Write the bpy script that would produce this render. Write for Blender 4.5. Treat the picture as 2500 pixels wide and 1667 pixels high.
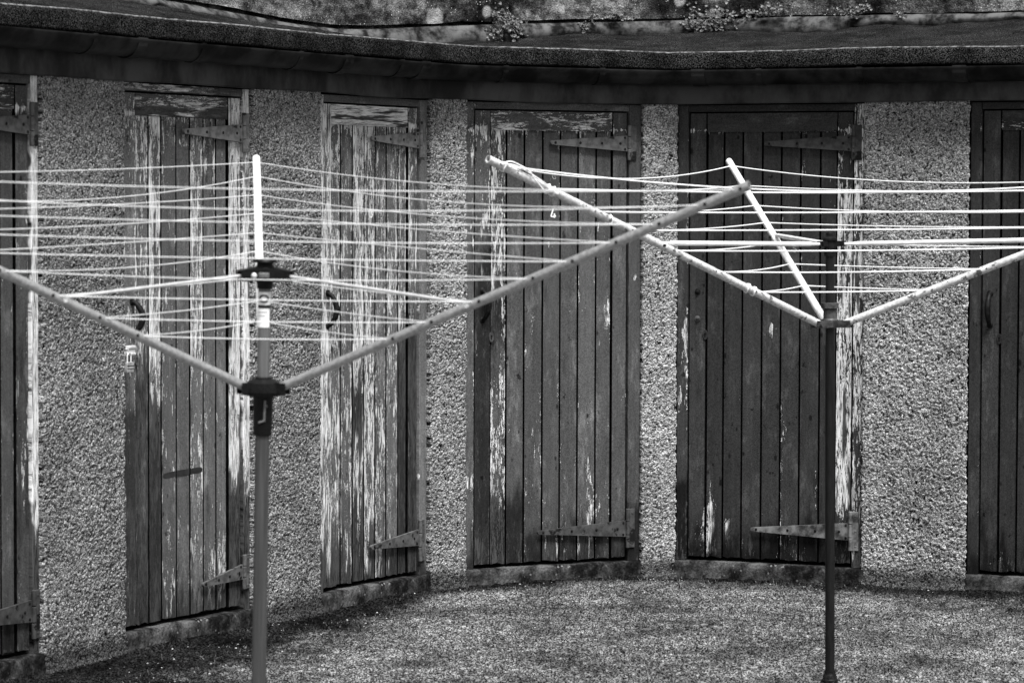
import bpy, math, random
import numpy as np
from mathutils import Vector, Matrix

for o in list(bpy.data.objects):
    bpy.data.objects.remove(o)
S = bpy.context.scene
COL = S.collection
R = math.radians

# ------------------------------------------------------------------ camera
cam = bpy.data.cameras.new('camera')
cam.sensor_width = 36
cam.lens = 107.14
cam.clip_end = 2000
cam.dof.use_dof = True
cam.dof.focus_distance = 12.2
cam.dof.aperture_fstop = 6.7
camo = bpy.data.objects.new('camera', cam)
COL.objects.link(camo)
camo.location = (0, 0, 1.55)
camo.rotation_euler = (Matrix.Rotation(R(90 - 2.5354), 4, 'X') @ Matrix.Rotation(R(0.1752), 4, 'Z')).to_euler()
S.camera = camo
S.render.resolution_x, S.render.resolution_y = 1024, 682
S.view_settings.view_transform = 'Standard'
S.view_settings.look = 'None'
S.view_settings.exposure = 1.92
S.view_settings.gamma = 1

# ------------------------------------------------------------------ overcast light, neutral (the photograph is black and white)
SUN_EL, SUN_AZ = 64, 22          # azimuth from straight behind the camera, towards its right
w = bpy.data.worlds.new('World')
S.world = w
w.use_nodes = True
nt = w.node_tree
nt.nodes.clear()
sky = nt.nodes.new('ShaderNodeTexSky')
sky.sky_type = 'NISHITA'
sky.sun_disc = False
sky.sun_elevation = R(SUN_EL)
sky.sun_rotation = R(180 - SUN_AZ)
bw = nt.nodes.new('ShaderNodeRGBToBW')
bg = nt.nodes.new('ShaderNodeBackground')
bg.inputs['Strength'].default_value = 0.05
wo = nt.nodes.new('ShaderNodeOutputWorld')
nt.links.new(sky.outputs[0], bw.inputs[0])
nt.links.new(bw.outputs[0], bg.inputs[0])
nt.links.new(bg.outputs[0], wo.inputs[0])
sl = bpy.data.lights.new('sun', 'SUN')
sl.energy = 2.3
sl.angle = R(26)
so = bpy.data.objects.new('sun', sl)
COL.objects.link(so)
d = Vector((math.sin(R(SUN_AZ)) * math.cos(R(SUN_EL)), -math.cos(R(SUN_AZ)) * math.cos(R(SUN_EL)), math.sin(R(SUN_EL))))
so.rotation_euler = d.to_track_quat('Z', 'Y').to_euler()

# ------------------------------------------------------------------ helpers
def mesh(name, V, F, mat=None, parent=None, smooth=False, attr=None):
    V = np.asarray(V, dtype=np.float32).reshape(-1, 3)
    me = bpy.data.meshes.new(name)
    if isinstance(F, np.ndarray):
        k = F.shape[1]
        me.vertices.add(len(V)); me.vertices.foreach_set('co', V.ravel())
        me.loops.add(F.size); me.loops.foreach_set('vertex_index', F.astype(np.int32).ravel())
        me.polygons.add(len(F)); me.polygons.foreach_set('loop_start', np.arange(0, F.size, k, dtype=np.int32))
        me.update(calc_edges=True)
    else:
        me.from_pydata([tuple(map(float, v)) for v in V], [], F)
    me.validate()
    if smooth:
        me.polygons.foreach_set('use_smooth', [True] * len(me.polygons))
    if attr is not None:
        a = me.attributes.new('wear', 'FLOAT_COLOR', 'POINT')
        a.data.foreach_set('color', np.asarray(attr, dtype=np.float32).ravel())
    if mat: me.materials.append(mat)
    o = bpy.data.objects.new(name, me)
    COL.objects.link(o)
    if parent: o.parent = parent
    return o

def empty(name, loc=(0, 0, 0), rz=0, parent=None):
    o = bpy.data.objects.new(name, None)
    o.empty_display_size = .1
    COL.objects.link(o)
    o.location = loc
    o.rotation_euler = (0, 0, rz)
    if parent: o.parent = parent
    return o

def tag(o, label=None, cat=None, group=None, kind=None):
    if label: o['label'] = label
    if cat: o['category'] = cat
    if group: o['group'] = group
    if kind: o['kind'] = kind
    return o

class MB:
    def __init__(s): s.v = []; s.f = []; s.a = []
    def add(s, V, F, a=(0, 0, 0, 1)):
        n = len(s.v); s.v += [tuple(p) for p in V]; s.f += [tuple(i + n for i in q) for q in F]
        s.a += [a] * len(V)
    def box(s, x0, x1, y0, y1, z0, z1, b=0.0, a=(0, 0, 0, 1)):
        if b <= 0:
            V = [(x, y, z) for x in (x0, x1) for y in (y0, y1) for z in (z0, z1)]
            F = [(0, 1, 3, 2), (4, 6, 7, 5), (0, 4, 5, 1), (2, 3, 7, 6), (0, 2, 6, 4), (1, 5, 7, 3)]
            s.add(V, F, a); return
        # outline in xz with chamfer towards -y (front)
        o = [(x0, z0), (x1, z0), (x1, z1), (x0, z1)]
        i = [(x0 + b, z0 + b), (x1 - b, z0 + b), (x1 - b, z1 - b), (x0 + b, z1 - b)]
        V = [(x, y1, z) for x, z in o] + [(x, y0 + b, z) for x, z in o] + [(x, y0, z) for x, z in i]
        F = [(3, 2, 1, 0)] + [(k, (k + 1) % 4, 4 + (k + 1) % 4, 4 + k) for k in range(4)] + [(4 + k, 4 + (k + 1) % 4, 8 + (k + 1) % 4, 8 + k) for k in range(4)] + [(8, 9, 10, 11)]
        s.add(V, F, a)
    def tube(s, pts, r, n=12, cap=True, hollow=None):
        pts = [Vector(p) for p in pts]
        rr = r if isinstance(r, (list, tuple)) else [r] * len(pts)
        t0 = (pts[1] - pts[0]).normalized()
        u = t0.orthogonal().normalized()
        V = []
        for k, p in enumerate(pts):
            t = (pts[min(k + 1, len(pts) - 1)] - pts[max(k - 1, 0)]).normalized()
            u = (u - t * u.dot(t)).normalized(); w_ = t.cross(u)
            for j in range(n):
                an = 2 * math.pi * j / n
                V.append(p + (u * math.cos(an) + w_ * math.sin(an)) * rr[k])
        F = [(k * n + j, k * n + (j + 1) % n, (k + 1) * n + (j + 1) % n, (k + 1) * n + j) for k in range(len(pts) - 1) for j in range(n)]
        if cap: F += [tuple(range(n))[::-1], tuple((len(pts) - 1) * n + j for j in range(n))]
        s.add(V, F)
    def lathe(s, prof, n=24, m=None):   # prof (r,z) about z
        m = m or Matrix()
        V = [m @ Vector((r * math.cos(2 * math.pi * j / n), r * math.sin(2 * math.pi * j / n), z)) for r, z in prof for j in range(n)]
        F = [(k * n + j, k * n + (j + 1) % n, (k + 1) * n + (j + 1) % n, (k + 1) * n + j) for k in range(len(prof) - 1) for j in range(n)]
        F += [tuple(range(n))[::-1], tuple((len(prof) - 1) * n + j for j in range(n))]
        s.add(V, F)
    def prism(s, outline, y0, y1, b=0.0):   # outline (x,z), ccw seen from -y ; front y0
        n = len(outline)
        cx = sum(p[0] for p in outline) / n; cz = sum(p[1] for p in outline) / n
        def ins(p):
            dx, dz = p[0] - cx, p[1] - cz; l = math.hypot(dx, dz) + 1e-9
            return (p[0] - dx / l * b, p[1] - dz / l * b)
        V = [(x, y1, z) for x, z in outline] + [(x, y0 + b, z) for x, z in outline] + [(ins(p)[0], y0, ins(p)[1]) for p in outline]
        F = [tuple(range(n))[::-1]] + [(k, (k + 1) % n, n + (k + 1) % n, n + k) for k in range(n)] + [(n + k, n + (k + 1) % n, 2 * n + (k + 1) % n, 2 * n + k) for k in range(n)] + [tuple(range(2 * n, 3 * n))]
        s.add(V, F)
    def build(s, name, mat, parent=None, smooth=False, attr=False):
        return mesh(name, s.v, s.f, mat, parent, smooth, s.a if attr else None)

def smooth_angle(o, deg=40):
    me = o.data
    me.polygons.foreach_set('use_smooth', [True] * len(me.polygons))
    me.set_sharp_from_angle(angle=R(deg))
    return o

# ---- numpy noise
def _h(ix, iy, seed):
    a = (ix.astype(np.int64) * 374761393 + iy.astype(np.int64) * 668265263 + seed * 1442695041) & 0xffffffff
    a = ((a ^ (a >> 13)) * 1274126177) & 0xffffffff
    a = ((a ^ (a >> 16)) * 2246822519) & 0xffffffff
    a = a ^ (a >> 15)
    return (a & 0xffffff) / float(0xffffff)
def vn(x, y, seed=0):
    ix, iy = np.floor(x), np.floor(y)
    fx, fy = x - ix, y - iy
    fx = fx * fx * (3 - 2 * fx); fy = fy * fy * (3 - 2 * fy)
    return (_h(ix, iy, seed) * (1 - fx) + _h(ix + 1, iy, seed) * fx) * (1 - fy) + (_h(ix, iy + 1, seed) * (1 - fx) + _h(ix + 1, iy + 1, seed) * fx) * fy
def fbm(x, y, seed=0, o=4):
    t = 0; a = .5; n = 0
    for k in range(o):
        t = t + a * vn(x * 2 ** k, y * 2 ** k, seed + k); n += a; a *= .5
    return t / n
def grains(x, y, cell, seed, asp=1.0):
    """bumpy stones: 1 at a stone's middle, 0 in the pits"""
    u, v = x / cell, y / (cell * asp)
    ix, iy = np.floor(u), np.floor(v)
    best = np.zeros_like(u)
    for i in (-1, 0, 1):
        for j in (-1, 0, 1):
            cx, cy = ix + i, iy + j
            px = cx + .15 + .7 * _h(cx, cy, seed); py = cy + .15 + .7 * _h(cx, cy, seed + 7)
            r = .35 + .45 * _h(cx, cy, seed + 13)
            hgt = .35 + .65 * _h(cx, cy, seed + 29)
            d2 = ((u - px) ** 2 + (v - py) ** 2) / r ** 2
            best = np.maximum(best, hgt * np.sqrt(np.clip(1 - d2, 0, 1)))
    return best

# ------------------------------------------------------------------ materials
def newmat(name, rough=.8, metal=0, spec=.3):
    m = bpy.data.materials.new(name); m.use_nodes = True
    b = m.node_tree.nodes['Principled BSDF']
    b.inputs['Roughness'].default_value = rough
    b.inputs['Metallic'].default_value = metal
    b.inputs['Specular IOR Level'].default_value = spec
    return m
class N:
    def __init__(s, m): s.t = m.node_tree; s.b = s.t.nodes['Principled BSDF']
    def n(s, typ, **kw):
        x = s.t.nodes.new(typ)
        for k, v in kw.items(): setattr(x, k, v)
        return x
    def l(s, a, b): s.t.links.new(a, b)
    def val(s, x, inp):
        if isinstance(x, (int, float)): inp.default_value = x
        else: s.l(x, inp)
    def math(s, op, a, b=0.0, c=0.0, clamp=False):
        x = s.n('ShaderNodeMath', operation=op, use_clamp=clamp)
        s.val(a, x.inputs[0]); s.val(b, x.inputs[1]); s.val(c, x.inputs[2]); return x.outputs[0]
    def coord(s, sc=(1, 1, 1), kind='Object'):
        tc = s.n('ShaderNodeTexCoord'); mp = s.n('ShaderNodeMapping')
        mp.inputs['Scale'].default_value = sc
        s.l(tc.outputs[kind], mp.inputs[0]); return mp.outputs[0]
    def noise(s, sc=(1, 1, 1), scale=5, detail=4, rough=.55, w=None, dist=0, vec=None):
        x = s.n('ShaderNodeTexNoise', noise_dimensions='4D' if w is not None else '3D')
        s.l(vec if vec is not None else s.coord(sc), x.inputs['Vector'])
        x.inputs['Scale'].default_value = scale; x.inputs['Detail'].default_value = detail
        x.inputs['Roughness'].default_value = rough; x.inputs['Distortion'].default_value = dist
        if w is not None: s.val(w, x.inputs['W'])
        return x.outputs[0]
    def vor(s, sc=(1, 1, 1), scale=5, feature='F1', out='Distance'):
        x = s.n('ShaderNodeTexVoronoi', feature=feature)
        s.l(s.coord(sc), x.inputs['Vector']); x.inputs['Scale'].default_value = scale
        return x.outputs[out]
    def mr(s, v, a, b, c=0.0, d_=1.0, smooth=True):
        x = s.n('ShaderNodeMapRange', interpolation_type='SMOOTHSTEP' if smooth else 'LINEAR')
        s.l(v, x.inputs['Value'])
        for k, q in (('From Min', a), ('From Max', b), ('To Min', c), ('To Max', d_)): s.val(q, x.inputs[k])
        return x.outputs[0]
    def mix(s, f, a, b):      # scalar mix
        x = s.n('ShaderNodeMix', data_type='FLOAT')
        s.val(f, x.inputs[0]); s.val(a, x.inputs[2]); s.val(b, x.inputs[3]); return x.outputs[0]
    def color(s, v): s.l(v, s.b.inputs['Base Color'])
    def bump(s, h, dist=.002, st=1.0):
        x = s.n('ShaderNodeBump'); x.inputs['Distance'].default_value = dist; x.inputs['Strength'].default_value = st
        s.l(h, x.inputs['Height']); s.l(x.outputs[0], s.b.inputs['Normal'])

def wood_mat(name, paint, woodlight=.70, horizontal=False, gloss=.55):
    m = newmat(name, gloss, 0, .04); n = N(m)
    at = n.n('ShaderNodeAttribute', attribute_name='wear')
    sp = n.n('ShaderNodeSeparateColor'); n.l(at.outputs['Color'], sp.inputs[0])
    peel, stain, rnd = sp.outputs[0], sp.outputs[1], sp.outputs[2]
    W = n.math('MULTIPLY', rnd, 37.0)
    def sc(a, b): return (b, 1, a) if horizontal else (a, 1, b)
    n1 = n.noise(sc(42, 7.0), 1, 4, .68, W, .8)
    n2 = n.noise(sc(150, 27), 1, 4, .72, W, .6)
    n3 = n.noise(sc(13, 4.5), 1, 3, .6, W)
    n4 = n.noise(sc(380, 150), 1, 2, .6, W)
    v = n.math('ADD', n.math('ADD', n.math('MULTIPLY', n1, .32), n.math('MULTIPLY', n2, .34)), n.math('ADD', n.math('MULTIPLY', n3, .19), n.math('MULTIPLY', n4, .15)))
    v = n.math('MULTIPLY_ADD', v, 2.1, -.55)
    vp = n.math('ADD', v, peel)
    mask = n.mr(vp, .97, 1.0)
    rim = n.mr(vp, .88, .975)
    # bare weathered wood
    g1 = n.noise(sc(300, 15), 1, 4, .72, W, .8)
    g2 = n.noise(sc(34, 3.0), 1, 4, .6, n.math('ADD', W, 9.0))
    g = n.mr(n.math('ADD', n.math('MULTIPLY', g1, .72), n.math('MULTIPLY', g2, .28)), .39, .53)
    wd = n.mix(g, woodlight * .09, woodlight)
    dk = n.mr(n.math('ADD', g2, n.math('MULTIPLY', stain, .40)), .55, .63)
    wd = n.mix(dk, wd, n.mix(g, .002, .06))
    # paint with grime and faint streaks
    s1 = n.noise(sc(12, 2.4), 1, 5, .65, n.math('ADD', W, 3.0))
    s2 = n.noise(sc(95, 3.0), 1, 3, .5, n.math('ADD', W, 5.0))
    s3 = n.noise((230, 230, 230), 1, 2, .5)
    pc = n.math('MULTIPLY', paint, n.math('ADD', n.math('ADD', n.mr(s1, .3, .7, .3, .62), n.mr(s2, .3, .7, .15, .33)), n.mr(s3, .35, .65, .0, .46)))
    sm = n.mr(n.math('ADD', s1, n.math('MULTIPLY', stain, .45)), .575, .76)
    pc = n.math('MULTIPLY', pc, n.mr(rnd, 0, 1, .82, 1.2, False))
    pc = n.mix(sm, pc, n.math('MULTIPLY', pc, .22))
    # small dark grime blotches
    s6 = n.noise(sc(24, 15), 1, 5, .65, n.math('ADD', W, 25.0))
    pc = n.mix(n.mr(s6, .63, .68), pc, n.math('MULTIPLY', pc, .25))
    # scuffs rubbed paler
    s5 = n.noise(sc(17, 5.5), 1, 6, .75, n.math('ADD', W, 15.0))
    pc = n.math('MULTIPLY', pc, n.mr(s5, .50, .70, .92, 2.0))
    # small knots and dents
    kn = n.math('ADD', n.vor(sc(16, 9), 1), n.math('MULTIPLY', s1, .22))
    pc = n.mix(n.mr(kn, .24, .16), pc, paint * .22)
    # dark cracked lines just round the flakes
    pc = n.mix(n.math('MULTIPLY', rim, .55), pc, paint * .3)
    c = n.mix(mask, pc, wd)
    n.color(c)
    n.l(n.mr(mask, 0, 1, gloss, .9), n.b.inputs['Roughness'])
    h = n.math('ADD', n.math('MULTIPLY', mask, -1.0), n.math('ADD', n.math('MULTIPLY', g, n.mix(mask, .12, .8)), n.math('MULTIPLY', s3, .12)))
    n.bump(h, .0018, .9)
    return m

def roughcast_mat():
    m = newmat('roughcast', .9, 0, .03); n = N(m)
    at = n.n('ShaderNodeAttribute', attribute_name='wear')
    sp = n.n('ShaderNodeSeparateColor'); n.l(at.outputs['Color'], sp.inputs[0])
    hgt, base_dark, tone = sp.outputs[0], sp.outputs[1], sp.outputs[2]
    cc = n.vor(scale=170, out='Color'); s2 = n.n('ShaderNodeSeparateColor'); n.l(cc, s2.inputs[0])
    a = n.mr(s2.outputs[0], 0, 1, .085, .46, False)
    a = n.math('MULTIPLY', a, n.mr(n.noise(scale=210, detail=2, rough=.6), .38, .62, .5, 1.3))
    a = n.mix(n.mr(hgt, .03, .35), .003, a)
    big = n.noise(scale=2.2, detail=5)
    a = n.math('MULTIPLY', a, n.mr(big, .3, .7, .75, 1.2))
    a = n.math('MULTIPLY', a, tone)
    mossy = n.mr(n.math('ADD', base_dark, n.math('MULTIPLY', n.noise(scale=16, detail=4), .5)), .55, 1.0)
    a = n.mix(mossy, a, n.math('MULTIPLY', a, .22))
    n.color(a)
    n.bump(n.math('ADD', n.noise(scale=230, detail=3, rough=.65), n.math('MULTIPLY', n.vor(scale=170), -.8)), .005, 1.0)
    return m

def felt_mat():
    m = newmat('mineral_felt', .95, 0, .02); n = N(m)
    a = n.noise(scale=210, detail=3, rough=.75)
    b = n.noise(scale=6, detail=6, rough=.7)
    c = n.mr(a, .47, .67, .001, .085, False)
    c = n.math('MULTIPLY', c, n.mr(b, .32, .68, .4, 1.3))
    n.color(c)
    n.bump(n.math('ADD', a, n.math('MULTIPLY', n.noise(scale=90, detail=3), .6)), .008, 1.0)
    return m

def oldwall_mat():
    m = newmat('old_render', .95, 0, .02); n = N(m)
    big = n.noise(scale=2.6, detail=8, rough=.68, dist=.3)
    c = n.mr(big, .38, .64, .012, .17)
    med = n.noise(scale=19, detail=6, rough=.7)
    c = n.math('MULTIPLY', c, n.mr(med, .34, .64, .2, 1.5))
    c = n.math('MULTIPLY', c, n.mr(n.noise(scale=170, detail=2, rough=.6), .38, .62, .55, 1.45))
    # round lichen patches
    lv = n.n('ShaderNodeTexVoronoi'); n.l(n.coord(), lv.inputs['Vector']); lv.inputs['Scale'].default_value = 9
    lr = n.n('ShaderNodeSeparateColor'); n.l(lv.outputs['Color'], lr.inputs[0])
    lm = n.mr(n.math('ADD', n.math('SUBTRACT', n.math('MULTIPLY', lr.outputs[0], .55), lv.outputs['Distance']), n.math('MULTIPLY', med, .2)), .2, .3)
    c = n.mix(n.math('MULTIPLY', lm, .75), c, n.mr(med, .3, .7, .16, .36))
    sv = n.vor(scale=75); sp_ = n.noise(scale=8, detail=3)
    spots = n.math('MULTIPLY', n.mr(sv, .2, .12), n.mr(sp_, .52, .62))
    c = n.mix(spots, c, .55)
    n.color(c)
    n.bump(n.math('ADD', n.math('ADD', n.noise(scale=180, detail=3), n.math('MULTIPLY', med, 1.6)), n.math('MULTIPLY', lm, .25)), .006, .9)
    return m

def concrete_mat():
    m = newmat('mossy_concrete', .95, 0, .02); n = N(m)
    a = n.noise(scale=9, detail=7, rough=.7)
    c = n.mr(a, .40, .68, .006, .075)
    c = n.math('MULTIPLY', c, n.mr(n.noise(scale=120, detail=3), .3, .7, .6, 1.4))
    sv = n.vor(scale=42)
    c = n.mix(n.math('MULTIPLY', n.mr(sv, .24, .14), n.mr(n.noise(scale=7), .5, .62)), c, .13)
    n.color(c)
    n.bump(n.noise(scale=70, detail=5), .006, .8)
    return m

def ground_mat():
    m = newmat('moss_and_grit', .95, 0, .02); n = N(m)
    at = n.n('ShaderNodeAttribute', attribute_name='wear')
    sp = n.n('ShaderNodeSeparateColor'); n.l(at.outputs['Color'], sp.inputs[0])
    f1 = n.noise((1, .5, 1), scale=150, detail=3, rough=.7)
    c = n.mr(f1, .42, .62, .004, .23)
    c = n.math('MULTIPLY', c, n.mr(n.noise(scale=2.6, detail=7, rough=.7), .34, .64, .4, 1.45))
    c = n.mix(n.mr(sp.outputs[0], .02, .35), .03, c)
    c = n.math('MULTIPLY', c, n.mr(n.noise((1, .4, 1), scale=45, detail=4), .35, .65, .55, 1.3))
    base_dark = n.mr(n.math('ADD', sp.outputs[1], n.math('MULTIPLY', n.math('SUBTRACT', n.noise(scale=6, detail=7, rough=.7), .5), 1.9)), .0, 1.15)
    c = n.math('MULTIPLY', c, n.mix(base_dark, 1.0, .09))
    n.color(c)
    n.bump(n.noise(scale=160, detail=3), .006, .9)
    return m

def simple(name, c0, c1, scale=40, rough=.6, metal=0, spec=.4, sc=(1, 1, 1), bump=.0006, spots=0):
    m = newmat(name, rough, metal, spec); n = N(m)
    a = n.noise(sc, scale, 5, .65)
    c = n.mr(a, .35, .65, c0, c1)
    if spots:
        c = n.mix(n.mr(n.noise(sc, scale * .35, 6, .7), .62 - spots, .66 - spots), c, c0 * .25)
    n.color(c)
    n.bump(a, bump, .7)
    return m

M = {}
PAINT = {1: .060, 2: .112, 3: .115, 4: .076, 5: .041, 6: .033}
for k, p in PAINT.items():
    M['door', k] = wood_mat('peeling_paint_%d' % k, p)
    M['rail', k] = wood_mat('peeling_rail_%d' % k, p, horizontal=True)
    M['topiron', k] = simple('hinge_paint_%d' % k, p * .75, p * 1.5, 30, .6, 0, .08, spots=.05)
    M['iron', k] = simple('painted_iron_%d' % k, p * .4, p * .85, 30, .6, 0, .08, spots=.07)
M['ironpeel'] = simple('flaking_iron', .012, .17, 16, .6, 0, .4)
M['roughcast'] = roughcast_mat()
M['felt'] = felt_mat()
M['old'] = oldwall_mat()
M['concrete'] = concrete_mat()
M['ground'] = ground_mat()
M['fascia'] = simple('fascia_paint', .014, .06, 5, .7, spec=.15, sc=(1, 1, .6), bump=.001)
M['gutter'] = simple('cast_gutter', .002, .022, 7, .5, spec=.12)
M['groove'] = simple('gap_shade_groove', .001, .005, 60, .95, spec=.0)  # near-black board edges: shade of the gaps put into the colour
M['dark'] = simple('dark_inside', .003, .005, 20, .95, spec=.0)
M['fillet'] = simple('mortar_fillet', .006, .10, 14, .95, bump=.006, spec=.1)
M['black'] = simple('black_plastic', .004, .008, 120, .45, spec=.12)
M['blackiron'] = simple('black_iron', .003, .012, 90, .5, spec=.1, bump=.001)
M['galv'] = simple('galvanised_tube', .22, .34, 110, .35, .4, .6, sc=(1, 1, 1), spots=.0)
M['chalky'] = simple('chalky_white_tube', .36, .6, 90, .5, 0, .3, spots=.045)
M['cleantube'] = simple('pale_rod', .34, .45, 60, .4, 0, .4)
M['whitetube'] = simple('white_skylit_tube', .62, .8, 30, .3, 0, .5, spots=-.03)  # white rods; on the C arms the whiteness is sky light in the colour
M['mastgrey'] = simple('grey_mast', .035, .065, 7, .5, .2, .4, sc=(30, 30, .6))
M['mastdark'] = simple('dark_mast', .003, .008, 12, .5, 0, .2, sc=(6, 6, 1))
M['line'] = simple('white_line', .74, .82, 40, .5, 0, .4)
M['greyline'] = simple('greyed_line', .52, .66, 40, .5, 0, .2)
M['steel'] = simple('bright_steel', .5, .75, 80, .3, .3, .6)
M['sticker'] = simple('pale_sticker', .66, .78, 120, .5)
M['whitepaint'] = simple('white_brush_paint', .7, .82, 150, .6)
M['fadepaint'] = simple('faded_chalk_paint', .26, .4, 200, .8)
M['smear'] = simple('tar_smear', .006, .02, 30, .6)
M['leaf'] = simple('leaf', .015, .12, 45, .5, spec=.45)
M['stem'] = simple('stem', .12, .3, 45, .8)
M['stone'] = simple('pale_stone', .12, .5, 25, .8)
M['blade'] = simple('short_moss_blades', .005, .14, 55, .9, spec=.1)

# ------------------------------------------------------------------ plan of the crescent (metres). Frames sit between points 2k and 2k+1
P = [(-1.935, 9.36), (-1.557, 10.063), (-1.345, 10.531), (-.956, 11.2), (-.735, 11.609), (-.335, 12.28), (-.19, 12.4),
     (.543, 12.767), (.691, 12.803), (1.442, 12.501), (1.846, 12.317), (2.575, 11.97)]
P = [Vector(p) for p in P]
EXT0 = P[0] + (P[0] - P[1]).normalized() * 1.1
EXT1 = P[11] + (P[11] - P[10]).normalized() * 1.1
CHAIN = [EXT0] + P + [EXT1]
BASE = .07      # height of the door bottoms

shed = empty('shed_row', (0, 12, 0))
tag(shed, 'curved row of roughcast outhouses with peeling plank doors under a felt roof', 'outhouse row')
def under(o, par=shed):
    o.parent = par
    o.matrix_parent_inverse = Matrix.Translation(par.location).inverted()
    return o

def chaikin(pts, k=3):
    for _ in range(k):
        q = [pts[0]]
        for a, b in zip(pts[:-1], pts[1:]):
            q += [a * .75 + b * .25, a * .25 + b * .75]
        pts = q + [pts[-1]]
    return pts
def resample(pts, step):
    L = [0]
    for a, b in zip(pts[:-1], pts[1:]): L.append(L[-1] + (b - a).length)
    n = max(2, int(L[-1] / step))
    s = np.linspace(0, L[-1], n + 1)
    xy = np.array([tuple(p) for p in pts])
    return np.stack([np.interp(s, L, xy[:, 0]), np.interp(s, L, xy[:, 1])], 1), s
def normals(xy):
    t = np.gradient(xy, axis=0); t /= np.linalg.norm(t, axis=1)[:, None]
    return np.stack([t[:, 1], -t[:, 0]], 1)       # towards the yard
EAVE = chaikin(CHAIN, 3)
exy, es = resample(EAVE, .01)
en = normals(exy)
for _ in range(60):
    en[1:-1] = (en[:-2] + en[1:-1] * 2 + en[2:]) / 4
en /= np.linalg.norm(en, axis=1)[:, None]

def sweep(name, xy, nn, prof, mat, closed=True, wob=None, smooth=True):
    """prof rows: (out, z) ; wob(s_index, prof_index arrays) -> (dout, dz)"""
    prof = np.array(prof, float); k = len(prof); n = len(xy)
    out = np.repeat(prof[None, :, 0], n, 0); z = np.repeat(prof[None, :, 1], n, 0)
    if wob is not None:
        a, b = wob(out, z); out = out + a; z = z + b
    V = np.empty((n, k, 3)); V[..., :2] = xy[:, None] + nn[:, None] * out[..., None]; V[..., 2] = z
    i, j = np.meshgrid(np.arange(n - 1), np.arange(k if closed else k - 1), indexing='ij')
    j2 = (j + 1) % k
    F = np.stack([i * k + j, i * k + j2, (i + 1) * k + j2, (i + 1) * k + j], -1).reshape(-1, 4)
    o = mesh(name, V.reshape(-1, 3), F, mat, None, smooth)
    return o

# fascia board
sidx = np.arange(len(exy))
def dens(pr, step):
    out = []
    for a, b in zip(pr, pr[1:] + pr[:1]):
        m = max(1, int(math.hypot(b[0] - a[0], b[1] - a[1]) / step))
        for q in range(m): out.append((a[0] + (b[0] - a[0]) * q / m, a[1] + (b[1] - a[1]) * q / m))
    return out
def wf(o, z):
    s = np.repeat(es[:, None], o.shape[1], 1)
    return (vn(s * 3, z * 0, 3) - .5) * .006, (vn(s * 2.2, z * 0 + 3, 4) - .5) * .008 * (z < 2.0)
fas = smooth_angle(under(sweep('fascia', exy[::3], en[::3], [(-.05, 1.978), (.022, 1.978), (.026, 1.983), (.026, 2.118), (-.05, 2.118)], M['fascia'],
      wob=lambda o, z: (np.zeros_like(o), (vn(es[::3][:, None] * 2.2 + z * 0, z * 0 + 3, 4) - .5) * .008 * (z < 2.0)))), 30)
# second, lower moulding strip hugging the door heads
# roof edge: thick felted roll
prof = dens([(-.04, 2.119), (.118, 2.119), (.124, 2.122), (.125, 2.150), (.122, 2.180), (.117, 2.187), (.104, 2.191), (.085, 2.194), (-.04, 2.190)], .006)
def we(o, z):
    s = np.repeat(es[:, None], o.shape[1], 1)
    g = grains(s, z + o, .011, 5) * .003 + (fbm(s * 9, z * 9 + o * 9, 8, 3) - .5) * .007
    lo = (vn(s * 1.4, z * 0, 21) - .5) * .010 + (vn(s * 6, z * 0, 22) - .5) * .003
    return g * (o > .05), lo + g * .3
redge = under(sweep('roof_edge', exy, en, prof, M['felt'], wob=we))
lipm = MB()
lz = (vn(es * 1.4, es * 0, 21) - .5) * .010 + (vn(es * 6, es * 0, 22) - .5) * .003
lpts = [(*(exy[m] + en[m] * (.114 + .003 * (vn(es[m:m+1] * 20, es[m:m+1] * 0, 24)[0] - .5))), 2.1895 + lz[m] + .002 * (vn(es[m:m+1] * 30, es[m:m+1] * 0, 25)[0] - .5)) for m in range(0, len(exy), 2)]
lipm.tube(lpts, .0042, 6)
under(lipm.build('roof_lip_highlight', simple('lit_felt_lip', .03, .19, 45, .9, spec=.1, bump=.004), None, True))  # added bead; its paler colour paints light along the top edge
# felt laps: thin raised straps over the roll every metre or so
def nearest(x, y):
    return int(np.argmin((exy[:, 0] - x) ** 2 + (exy[:, 1] - y) ** 2))

# ---- junction of the roof with the old curved wall
JIN = -.9
jt = np.array([(-700, -185), (-300, -115), (0, -62), (357, 0), (595, 42), (800, 79), (1000, 72), (1089, 68), (1508, 57), (1776, 51), (2120, 42), (2500, 34), (3200, 16)], float)
lt = np.array([(-700, -170), (-300, -100), (0, -46), (357, 16), (595, 60), (800, 92), (900, 99), (1017, 106), (1197, 103), (1432, 84), (1650, 80), (1758, 76), (1950, 82), (2084, 68), (2500, 52), (3200, 34)], float)
jxy = exy[::2] + en[::2] * JIN
jn = en[::2]; js = es[::2]
def heights(tab, xy):
    ex = (xy[:, 0] / xy[:, 1] * 7000 + 1176) / .9408
    y = np.interp(ex, tab[:, 0], tab[:, 1]) * .9408
    return 1.55 + (475 - y + .0031 * (ex * .94 - 1176)) / 7000 * xy[:, 1] * 1.0
zc = heights(jt, jxy); zl = heights(lt, jxy)
for _ in range(12):
    zc[1:-1] = (zc[:-2] + zc[1:-1] * 2 + zc[2:]) / 4
zl = np.minimum(zl, zc - .012)
rag = (fbm(js * 9, js * 0, 31, 4) - .5)
zl = zl + rag * .03
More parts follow.
